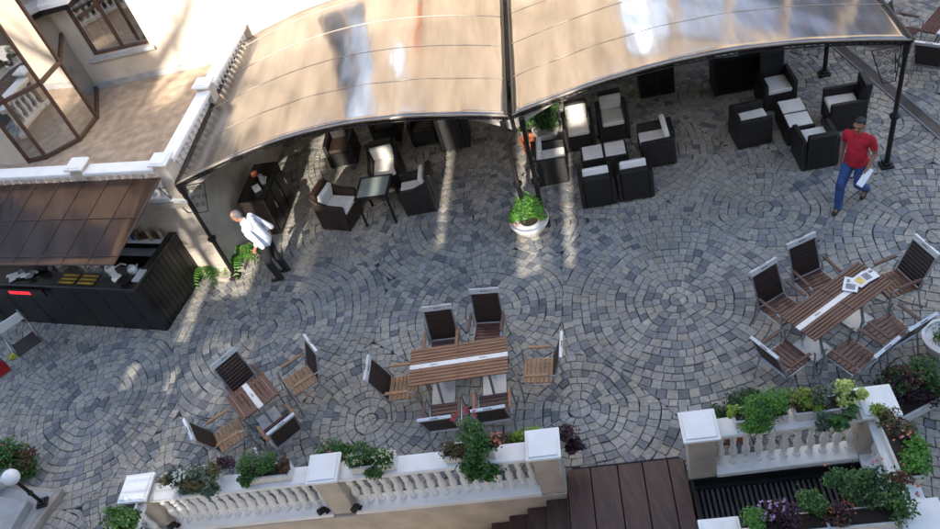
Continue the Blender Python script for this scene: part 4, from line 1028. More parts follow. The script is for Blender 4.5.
# leaflets
for k, (x, y, w_, m_, lab) in enumerate(((851, 284, .26, 'paper', 'white leaflet with grey print on the right hand table'), (862, 279, .26, 'paper', 'white leaflet with yellow picture on the right hand table'), (869, 275, .2, 'paper', 'small leaflet farthest right on the right hand table'))):
    p_ = at(x, y, .775); root = thing('leaflet', lab, 'leaflet', (p_.x, p_.y, .7655 + k * .0035), [0.9, 0.35, 0.2][k], 'leaflets on the right hand table')
    g = B(); box(g, (0, 0, 0), (w_, .19, .003)); link('sheet', g, M[m_], root)
    g = B(); box(g, (-.04, 0, .0025), (.1, .12, .001)); box(g, (.06, .04, .0025), (.06, .04, .001)); link('print', g, M['print_grey' if k != 1 else 'print_yellow'], root)

# ================================================================== PLANTS
def leaves(bm, blobs, n, size, seed, droop=0.2, long=1.6):
    rr = random.Random(seed)
    subs = []; n = int(n * 1.8); size *= .86
    for (x, y, z, rx, ry, rz) in blobs:
        rx *= 1.22; ry *= 1.22; rz *= 1.22
        vol = rx * ry * rz
        for k in range(max(4, int(9))):
            a = rr.uniform(0, 6.28); h = rr.uniform(-.6, 1); q = math.sqrt(max(0, 1 - h * h)) * rr.uniform(.5, 1)
            subs.append((x + rx * .62 * q * math.cos(a), y + ry * .62 * q * math.sin(a), z + rz * .62 * h, rr.uniform(.3, .52), rx, ry, rz, x, y, z))
    for k in range(n):
        s = rr.choice(subs); f = s[3]
        d = Vector((rr.gauss(0, 1), rr.gauss(0, 1), rr.gauss(0, 1))).normalized() * (rr.random() ** .35) * (rr.uniform(1.1, 1.7) if rr.random() < .13 else 1)
        c = Vector((s[0] + d.x * s[4] * f, s[1] + d.y * s[5] * f, s[2] + d.z * s[6] * f))
        out = (c - Vector((s[7], s[8], s[9] - s[6] * .5))).normalized()
        nrm = (out + Vector((rr.gauss(0, .5), rr.gauss(0, .5), rr.gauss(0, .5) + .35))).normalized()
        t = nrm.orthogonal().normalized(); t = Matrix.Rotation(rr.uniform(0, 6.28), 3, nrm) @ t; b_ = nrm.cross(t)
        L = size * rr.uniform(.65, 1.35); wd = L / long / 2
        bend = nrm * (-L * droop)
        v = [bm.verts.new(c - t * L * .5), bm.verts.new(c + b_ * wd + bend * -.15), bm.verts.new(c + t * L * .5 + bend), bm.verts.new(c - b_ * wd + bend * -.15)]
        bm.faces.new(v)
def petals(bm, spots, size, seed, per=1, spread=.03):
    rr = random.Random(seed)
    for (x, y, z) in spots:
        for _ in range(per):
            c = Vector((x + rr.gauss(0, spread), y + rr.gauss(0, spread), z + rr.gauss(0, spread * .7)))
            nrm = Vector((rr.gauss(0, .45), rr.gauss(0, .45), 1)).normalized(); t = nrm.orthogonal().normalized(); b_ = nrm.cross(t)
            cv = bm.verts.new(c - nrm * size * .3); n_ = 5; ring = []
            for k in range(10):
                a = k * math.pi / 5; r_ = size * (1 if k % 2 == 0 else .62)
                ring.append(bm.verts.new(c + (t * math.cos(a) + b_ * math.sin(a)) * r_))
            for k in range(10): bm.faces.new((cv, ring[k], ring[(k + 1) % 10]))
seedc = [100]
def plant(name, label, cat, loc, blobs, n, size, leaf, flowers=None, rz=AX, droop=.2, long=1.6, group=None, extra=None, stems=True):
    seedc[0] += 1; sd = seedc[0]
    root = thing(name, label, cat, loc, rz, group)
    g = B(); leaves(g, blobs, n, size, sd, droop, long); link('foliage', g, LEAF[leaf], root)
    if extra:
        for (bl2, n2, sz2, lf2) in extra:
            seedc[0] += 1; g = B(); leaves(g, bl2, n2, sz2, seedc[0], droop, long); link('foliage', g, LEAF[lf2], root)
    if stems:
        g = B(); rr = random.Random(sd)
        for (x, y, z, rx, ry, rz_) in blobs + ([b_ for e in (extra or []) for b_ in e[0]]):
            for _ in range(7): tube(g, [(x * .6, y * .6, 0.0), (x * .8 + rr.uniform(-.3, .3) * rx, y * .8 + rr.uniform(-.3, .3) * ry, z * .6), (x + rr.uniform(-.75, .75) * rx, y + rr.uniform(-.75, .75) * ry, z + rr.uniform(.1, .75) * rz_)], [.006, .004, .002], 4)
        link('stems', g, M['bark'], root)
    if flowers:
        for (col, spots, sz, per, sp) in flowers:
            seedc[0] += 1; g = B(); petals(g, spots, sz, seedc[0], per, sp); link('blossoms', g, PET[col], root)
    return root
def trough(label, u, v, L=0.6, z=0.875, D=0.20, rz=AX, H=0.17, group='white planter troughs on the balustrades', Wf=W):
    P = Wf(u, v, z); root = thing('planter_trough', label, 'planter', P, rz, group)
    g = B(); t = .015
    box(g, (0, 0, H / 2 - .01), (L, D, H - .02)); box(g, (0, 0, H - .008), (L + .02, D + .02, .016)); link('box', g, M['planter'], root, bevel=0.008)
    g = B(); box(g, (0, 0, H + .003), (L - .03, D - .03, .01)); link('soil', g, M['soil'], root)
ZT = 0.846; ZP = 1.02
def dots(n, cx_, cy_, cz_, rx, ry, rz_, seed):
    rr = random.Random(seed); out = []
    for _ in range(n):
        a = rr.uniform(0, 6.28); h = rr.uniform(.1, 1); q = math.sqrt(1 - h * h)
        out.append((cx_ + rx * q * math.cos(a), cy_ + ry * q * math.sin(a), cz_ + rz_ * h))
    return out
# bottom-left run
trough('white trough on the left balustrade holding white and dark plants', -4.78, 0.06, .62, ZT)
plant('trailing_plant', 'trailing plant with a white flower cluster on the left balustrade', 'plant', W(-4.80, 0.06, ZP), [(-.2, 0, .08, .18, .15, .14), (.05, .02, .10, .17, .15, .14), (.26, -.02, .07, .15, .14, .12), (-.05, -.16, -.05, .2, .08, .12), (.25, -.16, -.06, .15, .08, .12)], 650, .055, 'greygreen',
      [('white', dots(22, -.13, -.03, .14, .09, .08, .07, 1), .022, 3, .012), ('cream', dots(8, .2, .05, .14, .14, .1, .08, 2), .012, 2, .02)], extra=[([(-.4, -.02, .02, .12, .1, .1), (.02, -.12, .02, .2, .1, .12), (.3, .05, .1, .14, .12, .12)], 420, .05, 'bronze'), ([(.42, .16, 0, .14, .12, .12)], 170, .05, 'purple')])
trough('white trough on the left balustrade holding a leafy green bush', -3.72, 0.05, .62, ZT)
plant('leafy_bush', 'fine leaved bright green bush next to the lower small table chair', 'plant', W(-3.80, 0.06, ZP), [(-.12, 0, .14, .2, .17, .18), (.1, .02, .12, .17, .15, .16), (-.2, -.12, .0, .12, .1, .12)], 1500, .036, 'green', [('white', [(.0, .12, .32), (.03, .1, .33)], .018, 3, .015)], extra=[([(.33, .0, .05, .11, .1, .1)], 260, .04, 'rust')])
plant('flowering_bush', 'green bush with pink blossoms on the paving behind the middle pedestal', 'plant', W(-2.98, .42, 0.02), [(0, 0, .5, .28, .2, .3), (-.12, .1, .3, .25, .2, .25), (.14, -.02, .62, .2, .16, .2)], 1300, .06, 'green', [('pink', dots(12, .1, 0, .62, .25, .18, .2, 3), .022, 2, .02)])
small('plant_pot', 'terracotta pot behind the middle pedestal', 'pot', lambda g: lathe(g, [(.12, 0), (.17, .26), (.19, .27), (.19, .3), (.16, .3), (.15, .26)], n=16), M['terracotta'], W(-2.98, .42, .02))
trough('white trough with white blossoms left of the largest trailing plant', -2.25, 0.03, .62, ZT)
plant('white_flowering_plant', 'round green plant with two heads of small white flowers on the balustrade', 'plant', W(-2.25, 0.03, ZP), [(-.05, .08, .14, .2, .16, .15), (-.2, -.05, .06, .14, .12, .1), (.16, -.06, .08, .16, .14, .12), (.04, -.16, -.06, .14, .1, .14)], 1000, .042, 'green',
      [('cream', dots(26, -.2, -.06, .06, .16, .13, .11, 4) + dots(30, .2, -.05, .08, .16, .13, .12, 5), .015, 2, .012)])
trough('white trough under the largest trailing plant with red flowers', -0.95, 0.03, .66, ZT)
plant('red_flowering_plant', 'large trailing plant with red flower spikes hanging over the balustrade', 'plant', W(-0.88, 0.02, ZP), [(.05, .05, .28, .2, .18, .22), (.1, -.05, .08, .22, .16, .2), (.0, -.2, -.10, .18, .12, .2), (.16, -.24, -.26, .17, .1, .18), (-.06, -.2, -.3, .1, .08, .14)], 1500, .06, 'green',
      [('red', [(-.18 + .02 * k, .18, .42 + .03 * k) for k in range(5)] + [(.0 + .01 * k, .22, .46 + .03 * k) for k in range(5)] + [(.12, .2, .4 + .03 * k) for k in range(4)], .018, 2, .012), ('salmon', dots(14, .32, .02, .1, .1, .08, .1, 6), .022, 2, .02)],
      extra=[([(-.3, .0, .05, .16, .12, .14), (-.2, -.1, .0, .12, .1, .1)], 300, .05, 'bronze'), ([(.3, .05, .06, .13, .1, .12)], 200, .05, 'rust')])
trough('white trough behind the pedestal next to the walkway', -0.12, 0.34, .72, 0.42)
plant('lime_plant', 'lime green low plant behind the pedestal next to the walkway', 'plant', W(-0.14, .34, .6), [(-.05, 0, .06, .2, .14, .12), (-.25, 0, .03, .1, .1, .08)], 520, .045, 'lime', extra=[([(-.33, -.02, .02, .14, .12, .1)], 190, .045, 'bronze')])
plant('purple_plant', 'dark purple leaved plant right of the pedestal beside the walkway', 'plant', W(.24, .32, .55), [(0, 0, .06, .2, .16, .14), (.12, -.12, -.05, .13, .1, .12)], 560, .055, 'purple')
plant('leafy_bush', 'green bush on the rail at the bottom left corner', 'plant', W(-5.73, -.42, 0.93), [(-.12, .05, .06, .2, .16, .14), (.12, .0, .05, .2, .16, .12), (0, -.15, .0, .22, .14, .12)], 900, .06, 'green', extra=[([(.15, -.2, -.1, .2, .14, .1)], 240, .05, 'purple')])
trough('white trough at the bottom left corner below a green bush', -5.73, -.42, .5, ZT - .02, rz=AX + math.pi / 2, H=.12)
# right run
plant('dark_shrub', 'dark loose shrub behind the left pedestal of the right balustrade', 'plant', W(2.42, .38, .02), [(0, 0, .75, .26, .18, .24), (-.16, 0, .5, .18, .16, .22), (.2, .05, .68, .2, .16, .2)], 1200, .05, 'dark', [('salmon', [(-.32, -.1, .8), (-.3, -.12, .78)], .016, 2, .01)], extra=[([(.28, 0, .72, .17, .14, .16)], 380, .045, 'bright')])
small('plant_pot', 'terracotta pot on the paving behind the right balustrade', 'pot', lambda g: lathe(g, [(.12, 0), (.18, .3), (.2, .31), (.2, .34), (.17, .34), (.15, .3)], n=16), M['terracotta'], W(2.42, .38, .02))
trough('white trough holding the bright green bush on the right balustrade', 2.66, 0.06, .62, ZT)
plant('bright_bush', 'fluffy bright green bush spilling over the right balustrade', 'plant', W(2.70, 0.04, ZP), [(-.05, -.02, .12, .24, .2, .17), (.14, .05, .16, .18, .16, .15), (-.12, -.18, -.04, .18, .12, .15)], 2600, .032, 'bright', extra=[([(-.05, -.05, .1, .22, .2, .14)], 700, .036, 'green'), ([(-.34, .06, .02, .08, .08, .08)], 70, .07, 'lime')])
trough('white trough on the right balustrade with yellow and variegated plants', 3.38, 0.07, .66, ZT)
plant('yellow_green_plant', 'yellow green small leaved plant on the right balustrade', 'plant', W(3.18, 0.10, ZP), [(-.03, .02, .12, .19, .15, .15), (.12, -.04, .05, .12, .1, .1)], 800, .036, 'lime', extra=[([(-.03, 0, .1, .19, .15, .14)], 320, .036, 'bronze')])
plant('grey_leaved_plant', 'grey green plant with long hanging leaves on the right balustrade', 'plant', W(3.42, 0.05, ZP), [(-.03, .06, .1, .17, .14, .14), (-.1, -.18, -.08, .1, .08, .14)], 420, .05, 'greygreen', extra=[([(.06, -.22, -.06, .13, .07, .1), (.22, -.14, .0, .1, .08, .08)], 34, .15, 'green')])
plant('variegated_plant', 'variegated cream and green plant next to the right corner pedestal', 'plant', W(3.64, 0.09, ZP), [(0, .06, .17, .11, .09, .12), (.0, -.04, .05, .1, .09, .08), (.17, -.02, .1, .06, .06, .13)], 330, .06, 'variegated', extra=[([(.02, 0, .03, .13, .1, .08)], 130, .07, 'green')])
plant('dark_red_shrub', 'dark reddish shrub behind the right corner pedestal', 'plant', W(4.55, .42, .02), [(-.2, .1, .35, .28, .22, .25), (.12, .15, .45, .28, .22, .25), (.32, .05, .35, .22, .2, .22)], 600, .055, 'purple', [('orange', dots(8, -.1, .1, .5, .2, .15, .15, 7), .014, 1, .02)], extra=[([(.2, .25, .5, .3, .22, .2), (.4, .1, .4, .2, .18, .2), (-.1, .2, .4, .26, .2, .2)], 1000, .05, 'green'), ([(0, .2, .5, .3, .2, .2)], 260, .06, 'rust')])
trough('white trough on the paving holding the dark reddish shrub', 4.62, .46, .8, .02, D=.26, H=.2, rz=AX + .4)
q = at(938, 348, .18); small('round_pot', 'white round pot cut by the right edge below the last chair', 'pot', lambda g: lathe(g, [(.16, 0), (.26, .14), (.3, .3), (.32, .31), (.32, .34), (.28, .34), (.27, .3), (.05, .28)], n=24), M['planter'], (q.x + .12, q.y, .02))
plant('low_plant', 'green plant growing in the white round pot at the right edge', 'plant', (q.x + .12, q.y, .3), [(0, 0, .05, .25, .25, .08)], 300, .05, 'green')
trough('white trough on the short right balustrade under green and pink plants', 4.0, -.55, .85, ZT, rz=AX + math.pi / 2)
plant('mixed_trailing_plant', 'mixed yellow green and purple plants along the short right balustrade', 'plant', W(4.0, -.52, ZP), [(.1, -.28, .02, .16, .2, .12), (.16, -.1, .0, .14, .16, .12)], 700, .055, 'bright', [('salmon', dots(10, .02, -.15, .1, .14, .28, .08, 8), .02, 1, .02), ('pink', dots(6, .0, .1, .1, .12, .2, .08, 9), .016, 1, .02)], extra=[([(.0, .22, .05, .14, .16, .12), (.1, .1, .04, .14, .14, .12)], 380, .05, 'bronze'), ([(-.08, .38, .05, .12, .08, .09)], 160, .045, 'lime'), ([(.1, .1, .02, .14, .14, .1)], 160, .05, 'purple')])
trough('white trough on the lower balustrade under the large rose bush', 3.35, -1.36, .7, ZT)
plant('rose_bush', 'large dark green bush with reddish tips over the light well corner', 'plant', W(3.50, -1.22, ZP), [(-.08, .18, .1, .22, .20, .18), (.12, .0, .16, .22, .19, .2), (.22, -.12, .08, .17, .15, .16), (-.26, .30, .02, .15, .12, .13)], 900, .05, 'green', [('salmon', [(.1, .3, .3), (.15, .33, .32), (-.35, .42, .15), (.42, .0, .25), (.4, -.05, .2)], .02, 3, .02)], extra=[([(.05, .1, .16, .27, .24, .16)], 420, .05, 'dark'), ([(.3, .1, .22, .16, .14, .12)], 130, .05, 'rust')])
trough('white trough under the lilac flowers on the lower balustrade', 2.62, -1.36, .75, ZT)
plant('lilac_flowering_plant', 'lilac flowers above dark purple leaves on the lower balustrade', 'plant', W(2.52, -1.30, ZP), [(.05, 0, .08, .2, .15, .14)], 520, .045, 'purple', [('lilac', dots(26, .0, .03, .12, .2, .14, .12, 10), .016, 2, .015)], extra=[([(-.24, -.02, .06, .15, .13, .12)], 420, .045, 'bright')])
plant('green_bush', 'small green bush right of the lilac flowers', 'plant', W(2.86, -1.26, ZP), [(0, .03, .1, .17, .15, .15)], 620, .045, 'green')
plant('orange_flowering_plant', 'dark plant with orange berries right of the small green bush', 'plant', W(3.14, -1.34, ZP), [(0, 0, .05, .17, .13, .12)], 420, .045, 'purple', [('orange', dots(16, 0, 0, .08, .16, .12, .11, 11), .012, 1, .01)], extra=[([(0, 0, .06, .15, .13, .1)], 160, .045, 'rust')])
# centre bowl
pc = at(531, 228, .12)
bowl = thing('flower_bowl', 'round white stone bowl at the foot of the pair of posts', 'planter', (pc.x, pc.y, .02))
g = B(); lathe(g, [(.14, 0), (.16, .03), (.26, .12), (.33, .24), (.36, .30), (.36, .33), (.33, .33), (.31, .29)], n=32); link('body', g, M['planter'], bowl, smooth=True)
g = B(); lathe(g, [(.31, .28), (.01, .30)], n=24); link('soil', g, M['soil'], bowl)
plant('bowl_flowers', 'bright green plants with small pink flowers in the round white bowl', 'plant', (pc.x, pc.y, .32), [(0, .04, .22, .28, .26, .14), (-.2, -.02, .16, .16, .16, .1), (.2, -.04, .16, .16, .15, .1), (.05, .14, .28, .2, .18, .15)], 1500, .055, 'bright', [('pink', dots(20, -.28, -.05, .05, .1, .12, .12, 12) + dots(16, .3, -.02, .05, .08, .12, .1, 13), .018, 1, .015), ('salmon', dots(10, -.25, -.1, .02, .1, .1, .1, 14), .02, 1, .02)], extra=[([(0, .06, .22, .28, .26, .15)], 800, .05, 'green')])
# behind the pair of posts
pb = W(.25, 7.75, .02)
small('clay_pot', 'orange clay pot behind the pair of posts', 'pot', lambda g: lathe(g, [(.12, 0), (.17, .3), (.19, .31), (.19, .36), (.15, .36), (.14, .3)], n=18), M['terracotta'], W(.02, 7.35, .02))
plant('climbing_plant', 'green climbing plant growing from the orange clay pot by the posts', 'plant', W(.02, 7.35, .3), [(0, 0, .5, .16, .14, .4), (-.1, 0, 1.0, .16, .14, .35)], 500, .07, 'green')
small('stone_pot', 'white stone pot left of the worn armchair', 'pot', lambda g: lathe(g, [(.14, 0), (.22, .22), (.26, .34), (.28, .35), (.28, .4), (.24, .4), (.22, .34)], n=20), M['planter'], W(.38, 7.55, .02))
plant('potted_shrub', 'leafy green shrub under the canopy between the posts and the cream cushions', 'plant', W(.38, 7.6, .35), [(0, 0, .3, .34, .3, .3), (.1, .05, .5, .26, .24, .24)], 1300, .07, 'green')
# fern by the wall
def fern(loc, label, n, L, seed, leaf='bright'):
    rr = random.Random(seed); root = thing('fern', label, 'fern', loc)
    g = B(); st_ = B()
    for k in range(n):
        a = rr.uniform(0, 6.28); ll = L * rr.uniform(.7, 1.15); pts = []
        for q in range(13):
            t = q / 12; r_ = ll * t * .85; z = .12 + ll * (.85 * t - 1.05 * t * t)
            pts.append(Vector((r_ * math.cos(a + .25 * t), r_ * math.sin(a + .25 * t), z)))
        tube(st_, pts, [.005] * 12 + [.002], 4)
        for q in range(1, 13):
            d = (pts[q] - pts[q - 1]).normalized(); sd_ = d.cross(Vector((0, 0, 1))).normalized(); wl = .11 * math.sin(math.pi * (q / 13)) + .02
            for s_ in (-1, 1):
                tip = pts[q] + sd_ * s_ * wl + d * .03 + Vector((0, 0, -.012)); b0 = pts[q] - d * .016; b1 = pts[q] + d * .016
                g.faces.new([g.verts.new(b0), g.verts.new(b0.lerp(tip, .6) - d * .006), g.verts.new(tip), g.verts.new(b1)])
    link('fronds', g, LEAF[leaf], root); link('stems', st_, M['bark'], root)
q = at(207, 268, .1); fern((q.x, q.y, .06), 'bright green fern between the bar end and the corner post', 24, .62, 21)
q = at(236, 256, .2); fern((q.x + .05, q.y + .02, .08), 'green fern right of the corner post, behind the man in white', 14, .55, 22)
kb = B(); prism(kb, [(-4.95, 11.98), (-4.55, 11.72), (-4.2, 11.9), (-4.02, 12.6), (-4.16, 12.7), (-4.38, 12.05), (-4.55, 11.95), (-4.85, 12.12)], .0, .11)
tag(link('planting_kerb', kb, M['kerb'], bevel=.01), 'low tan stone kerb round the ferns at the terrace corner', 'kerb')

# bottom-left: stone block, lamp, bowl with shrub
sk = thing('stone_steps', 'grey stone steps with tan edge at the bottom left corner', 'steps')
def quadpts(z, *px): return [at(x, y, z) for x, y in px]
g = B(); prism(g, quadpts(.15, (62, 489), (10, 560), (-120, 560), (-120, 452), (30, 486)), 0, .15); link('lower_step', g, M['kerb'], sk, bevel=.01)
g = B(); prism(g, quadpts(.156, (54, 492), (6, 560), (-120, 560), (-120, 470), (28, 491)), .151, .156); link('inset_slab', g, M['concrete'], sk)
g = B(); prism(g, quadpts(.30, (28, 500), (-8, 560), (-120, 560), (-120, 492), (-2, 496)), .158, .30); link('upper_step', g, M['concrete'], sk, bevel=.01)
lp = at(43, 503, .16); lamp = thing('globe_lamp', 'low garden lamp with a white globe on a black pole at the bottom left', 'lamp', (lp.x, lp.y, .157))
g = B(); lathe(g, [(.028, .03), (.028, .3), (.042, .31), (.042, .34), (.028, .35), (.026, .62), (.036, .63), (.05, .66), (.05, .68)], n=12); link('pole', g, M['dark_metal'], lamp, smooth=True)
g = B(); box(g, (0, 0, .02), (.17, .17, .04)); box(g, (0, 0, .05), (.11, .11, .03)); link('base_plate', g, M['dark_metal'], lamp, bevel=.006)
g = B(); sph(g, (0, 0, .79), .125, n=24); link('globe', g, M['globe'], lamp, smooth='all')
q = at(3, 487, .0); sbowl = thing('shrub_bowl', 'large white stone bowl behind the globe lamp', 'planter', (q.x, q.y + .05, .02))
g = B(); lathe(g, [(.2, 0), (.24, .04), (.30, .14), (.35, .26), (.37, .31), (.37, .34), (.33, .34), (.31, .30)], n=32); link('body', g, M['planter'], sbowl, smooth=True)
g = B(); lathe(g, [(.31, .29), (.01, .31)], n=24); link('soil', g, M['soil'], sbowl)
plant('flowering_shrub', 'green shrub with pink tips growing behind the globe lamp and white bowl', 'plant', tuple(at(19, 470, .1)[:2]) + (.02,), [(0, 0, .18, .30, .28, .2), (.12, .12, .40, .28, .24, .26), (-.1, .05, .4, .26, .24, .26), (.18, .02, .2, .24, .2, .2)], 1500, .07, 'green', [('pink', dots(18, .1, .1, .4, .3, .26, .28, 15), .018, 1, .02)], extra=[([(.15, .05, .3, .26, .22, .2)], 260, .06, 'rust')])

# spotlights on the pedestals
def spot(label, u, v, z, rz):
    root = thing('spotlight', label, 'spotlight', W(u, v, z), rz, 'small black spotlights on the balustrade base')
    g = B(); tube(g, [(0, 0, .07), (0, .02, .09), (0, .11, .12)], [.03, .045, .05], 12); link('head', g, M['dark_metal'], root, smooth=True)
    g = B(); tube(g, [(0, 0, 0), (0, 0, .07)], .01, 6); box(g, (0, 0, .006), (.07, .07, .012)); link('bracket', g, M['dark_metal'], root)
spot('small black spotlight at the left end pedestal', -5.46, -.12, .126, AX + 2.6)
spot('small black spotlight just left of the middle pedestal', -3.17, -.14, .126, AX + 2.4)
spot('small black spotlight just right of the middle pedestal', -2.70, -.14, .126, AX + 2.8)

# ================================================================== PEOPLE
def capsule(bm, a, b, ra, rb, sx=1.0, n=14, flat=None):
    a, b = Vector(a), Vector(b); d = b - a; L = d.length
    q = Vector((0, 0, 1)).rotation_difference(d.normalized()) if L > 1e-5 else Matrix.Identity(3).to_quaternion()
    prof = []
    for k in range(5): th = -math.pi / 2 + k * math.pi / 8; prof.append((max(.0004, ra * math.cos(th)), ra * math.sin(th)))
    prof.append((ra, 0)); prof = prof[:-1]; prof.append((ra, 0.0001))
    for k in range(5): th = k * math.pi / 8; prof.append((max(.0004, rb * math.cos(th)), L + rb * math.sin(th)))
    rings = []
    ml = q.to_matrix()
    for r_, z in prof:
        ring = []
        for k in range(n):
            t = 2 * math.pi * k / n; v = Vector((r_ * math.cos(t), r_ * math.sin(t), z)); w_ = ml @ v
            if flat: # flatten across body depth (y)
                w_.y *= flat
            ring.append(bm.verts.new(a + w_))
        rings.append(ring)
    for p, r2 in zip(rings, rings[1:]):
        for k in range(n): bm.faces.new((p[k], p[(k + 1) % n], r2[(k + 1) % n], r2[k]))
    bm.faces.new(rings[0][::-1]); bm.faces.new(rings[-1])
def remesh(o, vox, sm=3):
    r_ = o.modifiers.new('Remesh', 'REMESH'); r_.mode = 'VOXEL'; r_.voxel_size = vox; r_.use_smooth_shade = True
    s_ = o.modifiers.new('Smooth', 'SMOOTH'); s_.iterations = sm; s_.factor = .5
def hand(bm, wrist, direction, palm_n, thumb_side, curl=.5):
    wv = Vector(wrist); d = Vector(direction).normalized(); pn = Vector(palm_n); pn = (pn - d * pn.dot(d)).normalized(); s = d.cross(pn).normalized()
    if s.dot(Vector(thumb_side)) < 0: s = -s
    pc_ = wv + d * .045
    for k in (-1, 0, 1): capsule(bm, wv + s * .012 * k, pc_ + s * .026 * k + d * .035, .016, .013, n=10)
    for k, L in enumerate((.068, .078, .072, .056)):
        base = pc_ + d * .04 + s * (.030 - .020 * k)
        d1 = (d + pn * curl * .6).normalized(); d2 = (d + pn * curl * 1.8).normalized()
        m_ = base + d1 * L * .55; capsule(bm, base, m_, .0095, .0088, n=8); capsule(bm, m_, m_ + d2 * L * .45, .0088, .0075, n=8)
    tb = wv + d * .02 + s * .024; td = (s * .8 + d * .75 + pn * .3).normalized(); capsule(bm, tb, tb + td * .045, .012, .010, n=8); capsule(bm, tb + td * .045, tb + td * .045 + (td + d + pn * .4).normalized() * .028, .010, .0085, n=8)
def person(label, loc, rz, J, mats, hairstyle, sleeves, collar=True):
    root = thing('person', label, 'person', loc, rz)
    Vv = {k: Vector(v) for k, v in J.items() if isinstance(v, tuple)}
    sk_, hair, shirt, trou = mats
    bm = B()
    H = Vv['head']; nk = Vv['neck']; up = (H - nk).normalized()
    look_ = Vector(J['look']).normalized(); look_ = look_
    side = look_.cross(Vector((0, 0, 1))).normalized(); hu = side.cross(look_).normalized()
    def hp(x, y, z): return H + side * x + look_ * y + hu * z
    hm = Matrix((side, look_, hu)).transposed().to_4x4()
    def ell(c, s):
        bmesh.ops.create_uvsphere(bm, u_segments=18, v_segments=12, radius=1, matrix=Matrix.Translation(c) @ hm @ Matrix.Diagonal((*s, 1)))
    ell(hp(0, -.012, .025), (.077, .094, .092)); ell(hp(0, .022, -.045), (.058, .068, .072)); ell(hp(0, .055, -.085), (.03, .026, .022))
    capsule(bm, hp(0, .088, .015), hp(0, .112, -.028), .009, .014, n=8)   # nose
    for s_ in (-1, 1):
        ell(hp(.078 * s_, -.005, -.005), (.012, .022, .032))
        capsule(bm, hp(.018 * s_, .083, .028), hp(.045 * s_, .072, .028), .009, .008, n=8)    # brow
    capsule(bm, hp(-.02, .084, -.06), hp(.02, .084, -.06), .007, .007, n=8)   # lips
    capsule(bm, nk - Vector((0, 0, .05)), hp(0, -.02, -.05), .058, .052)
    ch, pl = Vv['chest'], Vv['pelvis']
    capsule(bm, ch + Vector((-.08, 0, .05)), ch + Vector((.08, 0, .05)), .10, .10, flat=.95); capsule(bm, ch, pl, .135, .13); capsule(bm, pl + Vector((-.07, 0, 0)), pl + Vector((.07, 0, 0)), .115, .115)
    for s_ in 'LR':
        capsule(bm, Vv['sh' + s_], Vv['el' + s_], .050, .039); capsule(bm, Vv['el' + s_], Vv['wr' + s_], .040, .027)
        capsule(bm, Vv['hip' + s_], Vv['kn' + s_], .088, .057); capsule(bm, Vv['kn' + s_], Vv['an' + s_], .057, .038)
        capsule(bm, Vv['an' + s_] , Vv['toe' + s_], .036, .03)
        hand(bm, Vv['wr' + s_], Vv['wr' + s_] - Vv['el' + s_], J.get('palm' + s_, (-1 if s_ == 'R' else 1, 0, 0)), J.get('thumb' + s_, (0, 1, 0)), J.get('curl' + s_, .5))
    body = link('body', bm, sk_, root); remesh(body, .0065, 2)
    # eyes and mouth
    g = B()
    for s_ in (-1, 1): sph(g, hp(.031 * s_, .0745, .008), .0105, n=10)
    link('eyes', g, M['eye'], root, smooth='all')
    # hair
    bm = B()
    def ellh(c, s): bmesh.ops.create_uvsphere(bm, u_segments=18, v_segments=12, radius=1, matrix=Matrix.Translation(c) @ hm @ Matrix.Diagonal((*s, 1)))
    if hairstyle == 'short':
        ellh(hp(0, -.028, .048), (.083, .090, .083)); ellh(hp(0, -.05, .0), (.078, .066, .078)); ellh(hp(0, .03, .10), (.06, .045, .028))
    else:
        ellh(hp(0, -.045, .03), (.081, .074, .078)); ellh(hp(0, -.055, -.01), (.074, .058, .07))
        for s_ in (-1, 1): capsule(bm, hp(.073 * s_, -.02, .05), hp(.073 * s_, -.02, .0), .016, .012)
    hr = link('hair', bm, hair, root); remesh(hr, .008, 2)
    if J.get('moustache'):
        g = B(); capsule(g, hp(-.028, .088, -.043), hp(.028, .088, -.043), .010, .010, n=8); link('moustache', g, hair, root, smooth='all')
    # shirt
    bm = B()
    capsule(bm, ch + Vector((-.095, 0, .06)), ch + Vector((.095, 0, .06)), .105, .105); capsule(bm, ch, pl + Vector((0, .005, .02)), .155, .155); capsule(bm, ch + Vector((0, .03, -.12)), pl + Vector((0, .03, .05)), .14, .145)
    capsule(bm, pl + Vector((-.05, 0, .0)), pl + Vector((.05, 0, .0)), .138, .138); capsule(bm, nk - Vector((0, 0, .05)), nk + Vector((0, 0, .0)), .085, .062)
    for s_ in 'LR':
        sh, el = Vv['sh' + s_], Vv['el' + s_]; e = sh.lerp(el, sleeves); capsule(bm, sh, e, .060, .058 if sleeves < .9 else .052); capsule(bm, ch + Vector((0, 0, .06)), sh + Vector((0, 0, -.01)), .10, .058)
        if sleeves > 1: capsule(bm, el, el.lerp(Vv['wr' + s_], sleeves - 1), .055, .045)
    so = link('shirt', bm, shirt, root); remesh(so, .010, 3)
    if collar:
        g = B()
        for s_ in (-1, 1):
            box(g, nk + Vector((.035 * s_, .055, -.015)), (.05, .03, .012), rz=.5 * s_, rx=-.7)
        link('collar', g, shirt, so, bevel=.003)
    # trousers
    bm = B(); capsule(bm, pl + Vector((-.06, 0, -.02)), pl + Vector((.06, 0, -.02)), .125, .125)
    for s_ in 'LR':
        capsule(bm, Vv['hip' + s_], Vv['kn' + s_], .103, .073); an_ = Vv['kn' + s_].lerp(Vv['an' + s_], 1.04); capsule(bm, Vv['kn' + s_], an_, .073, .063)
    to = link('trousers', bm, trou, root); remesh(to, .010, 3)
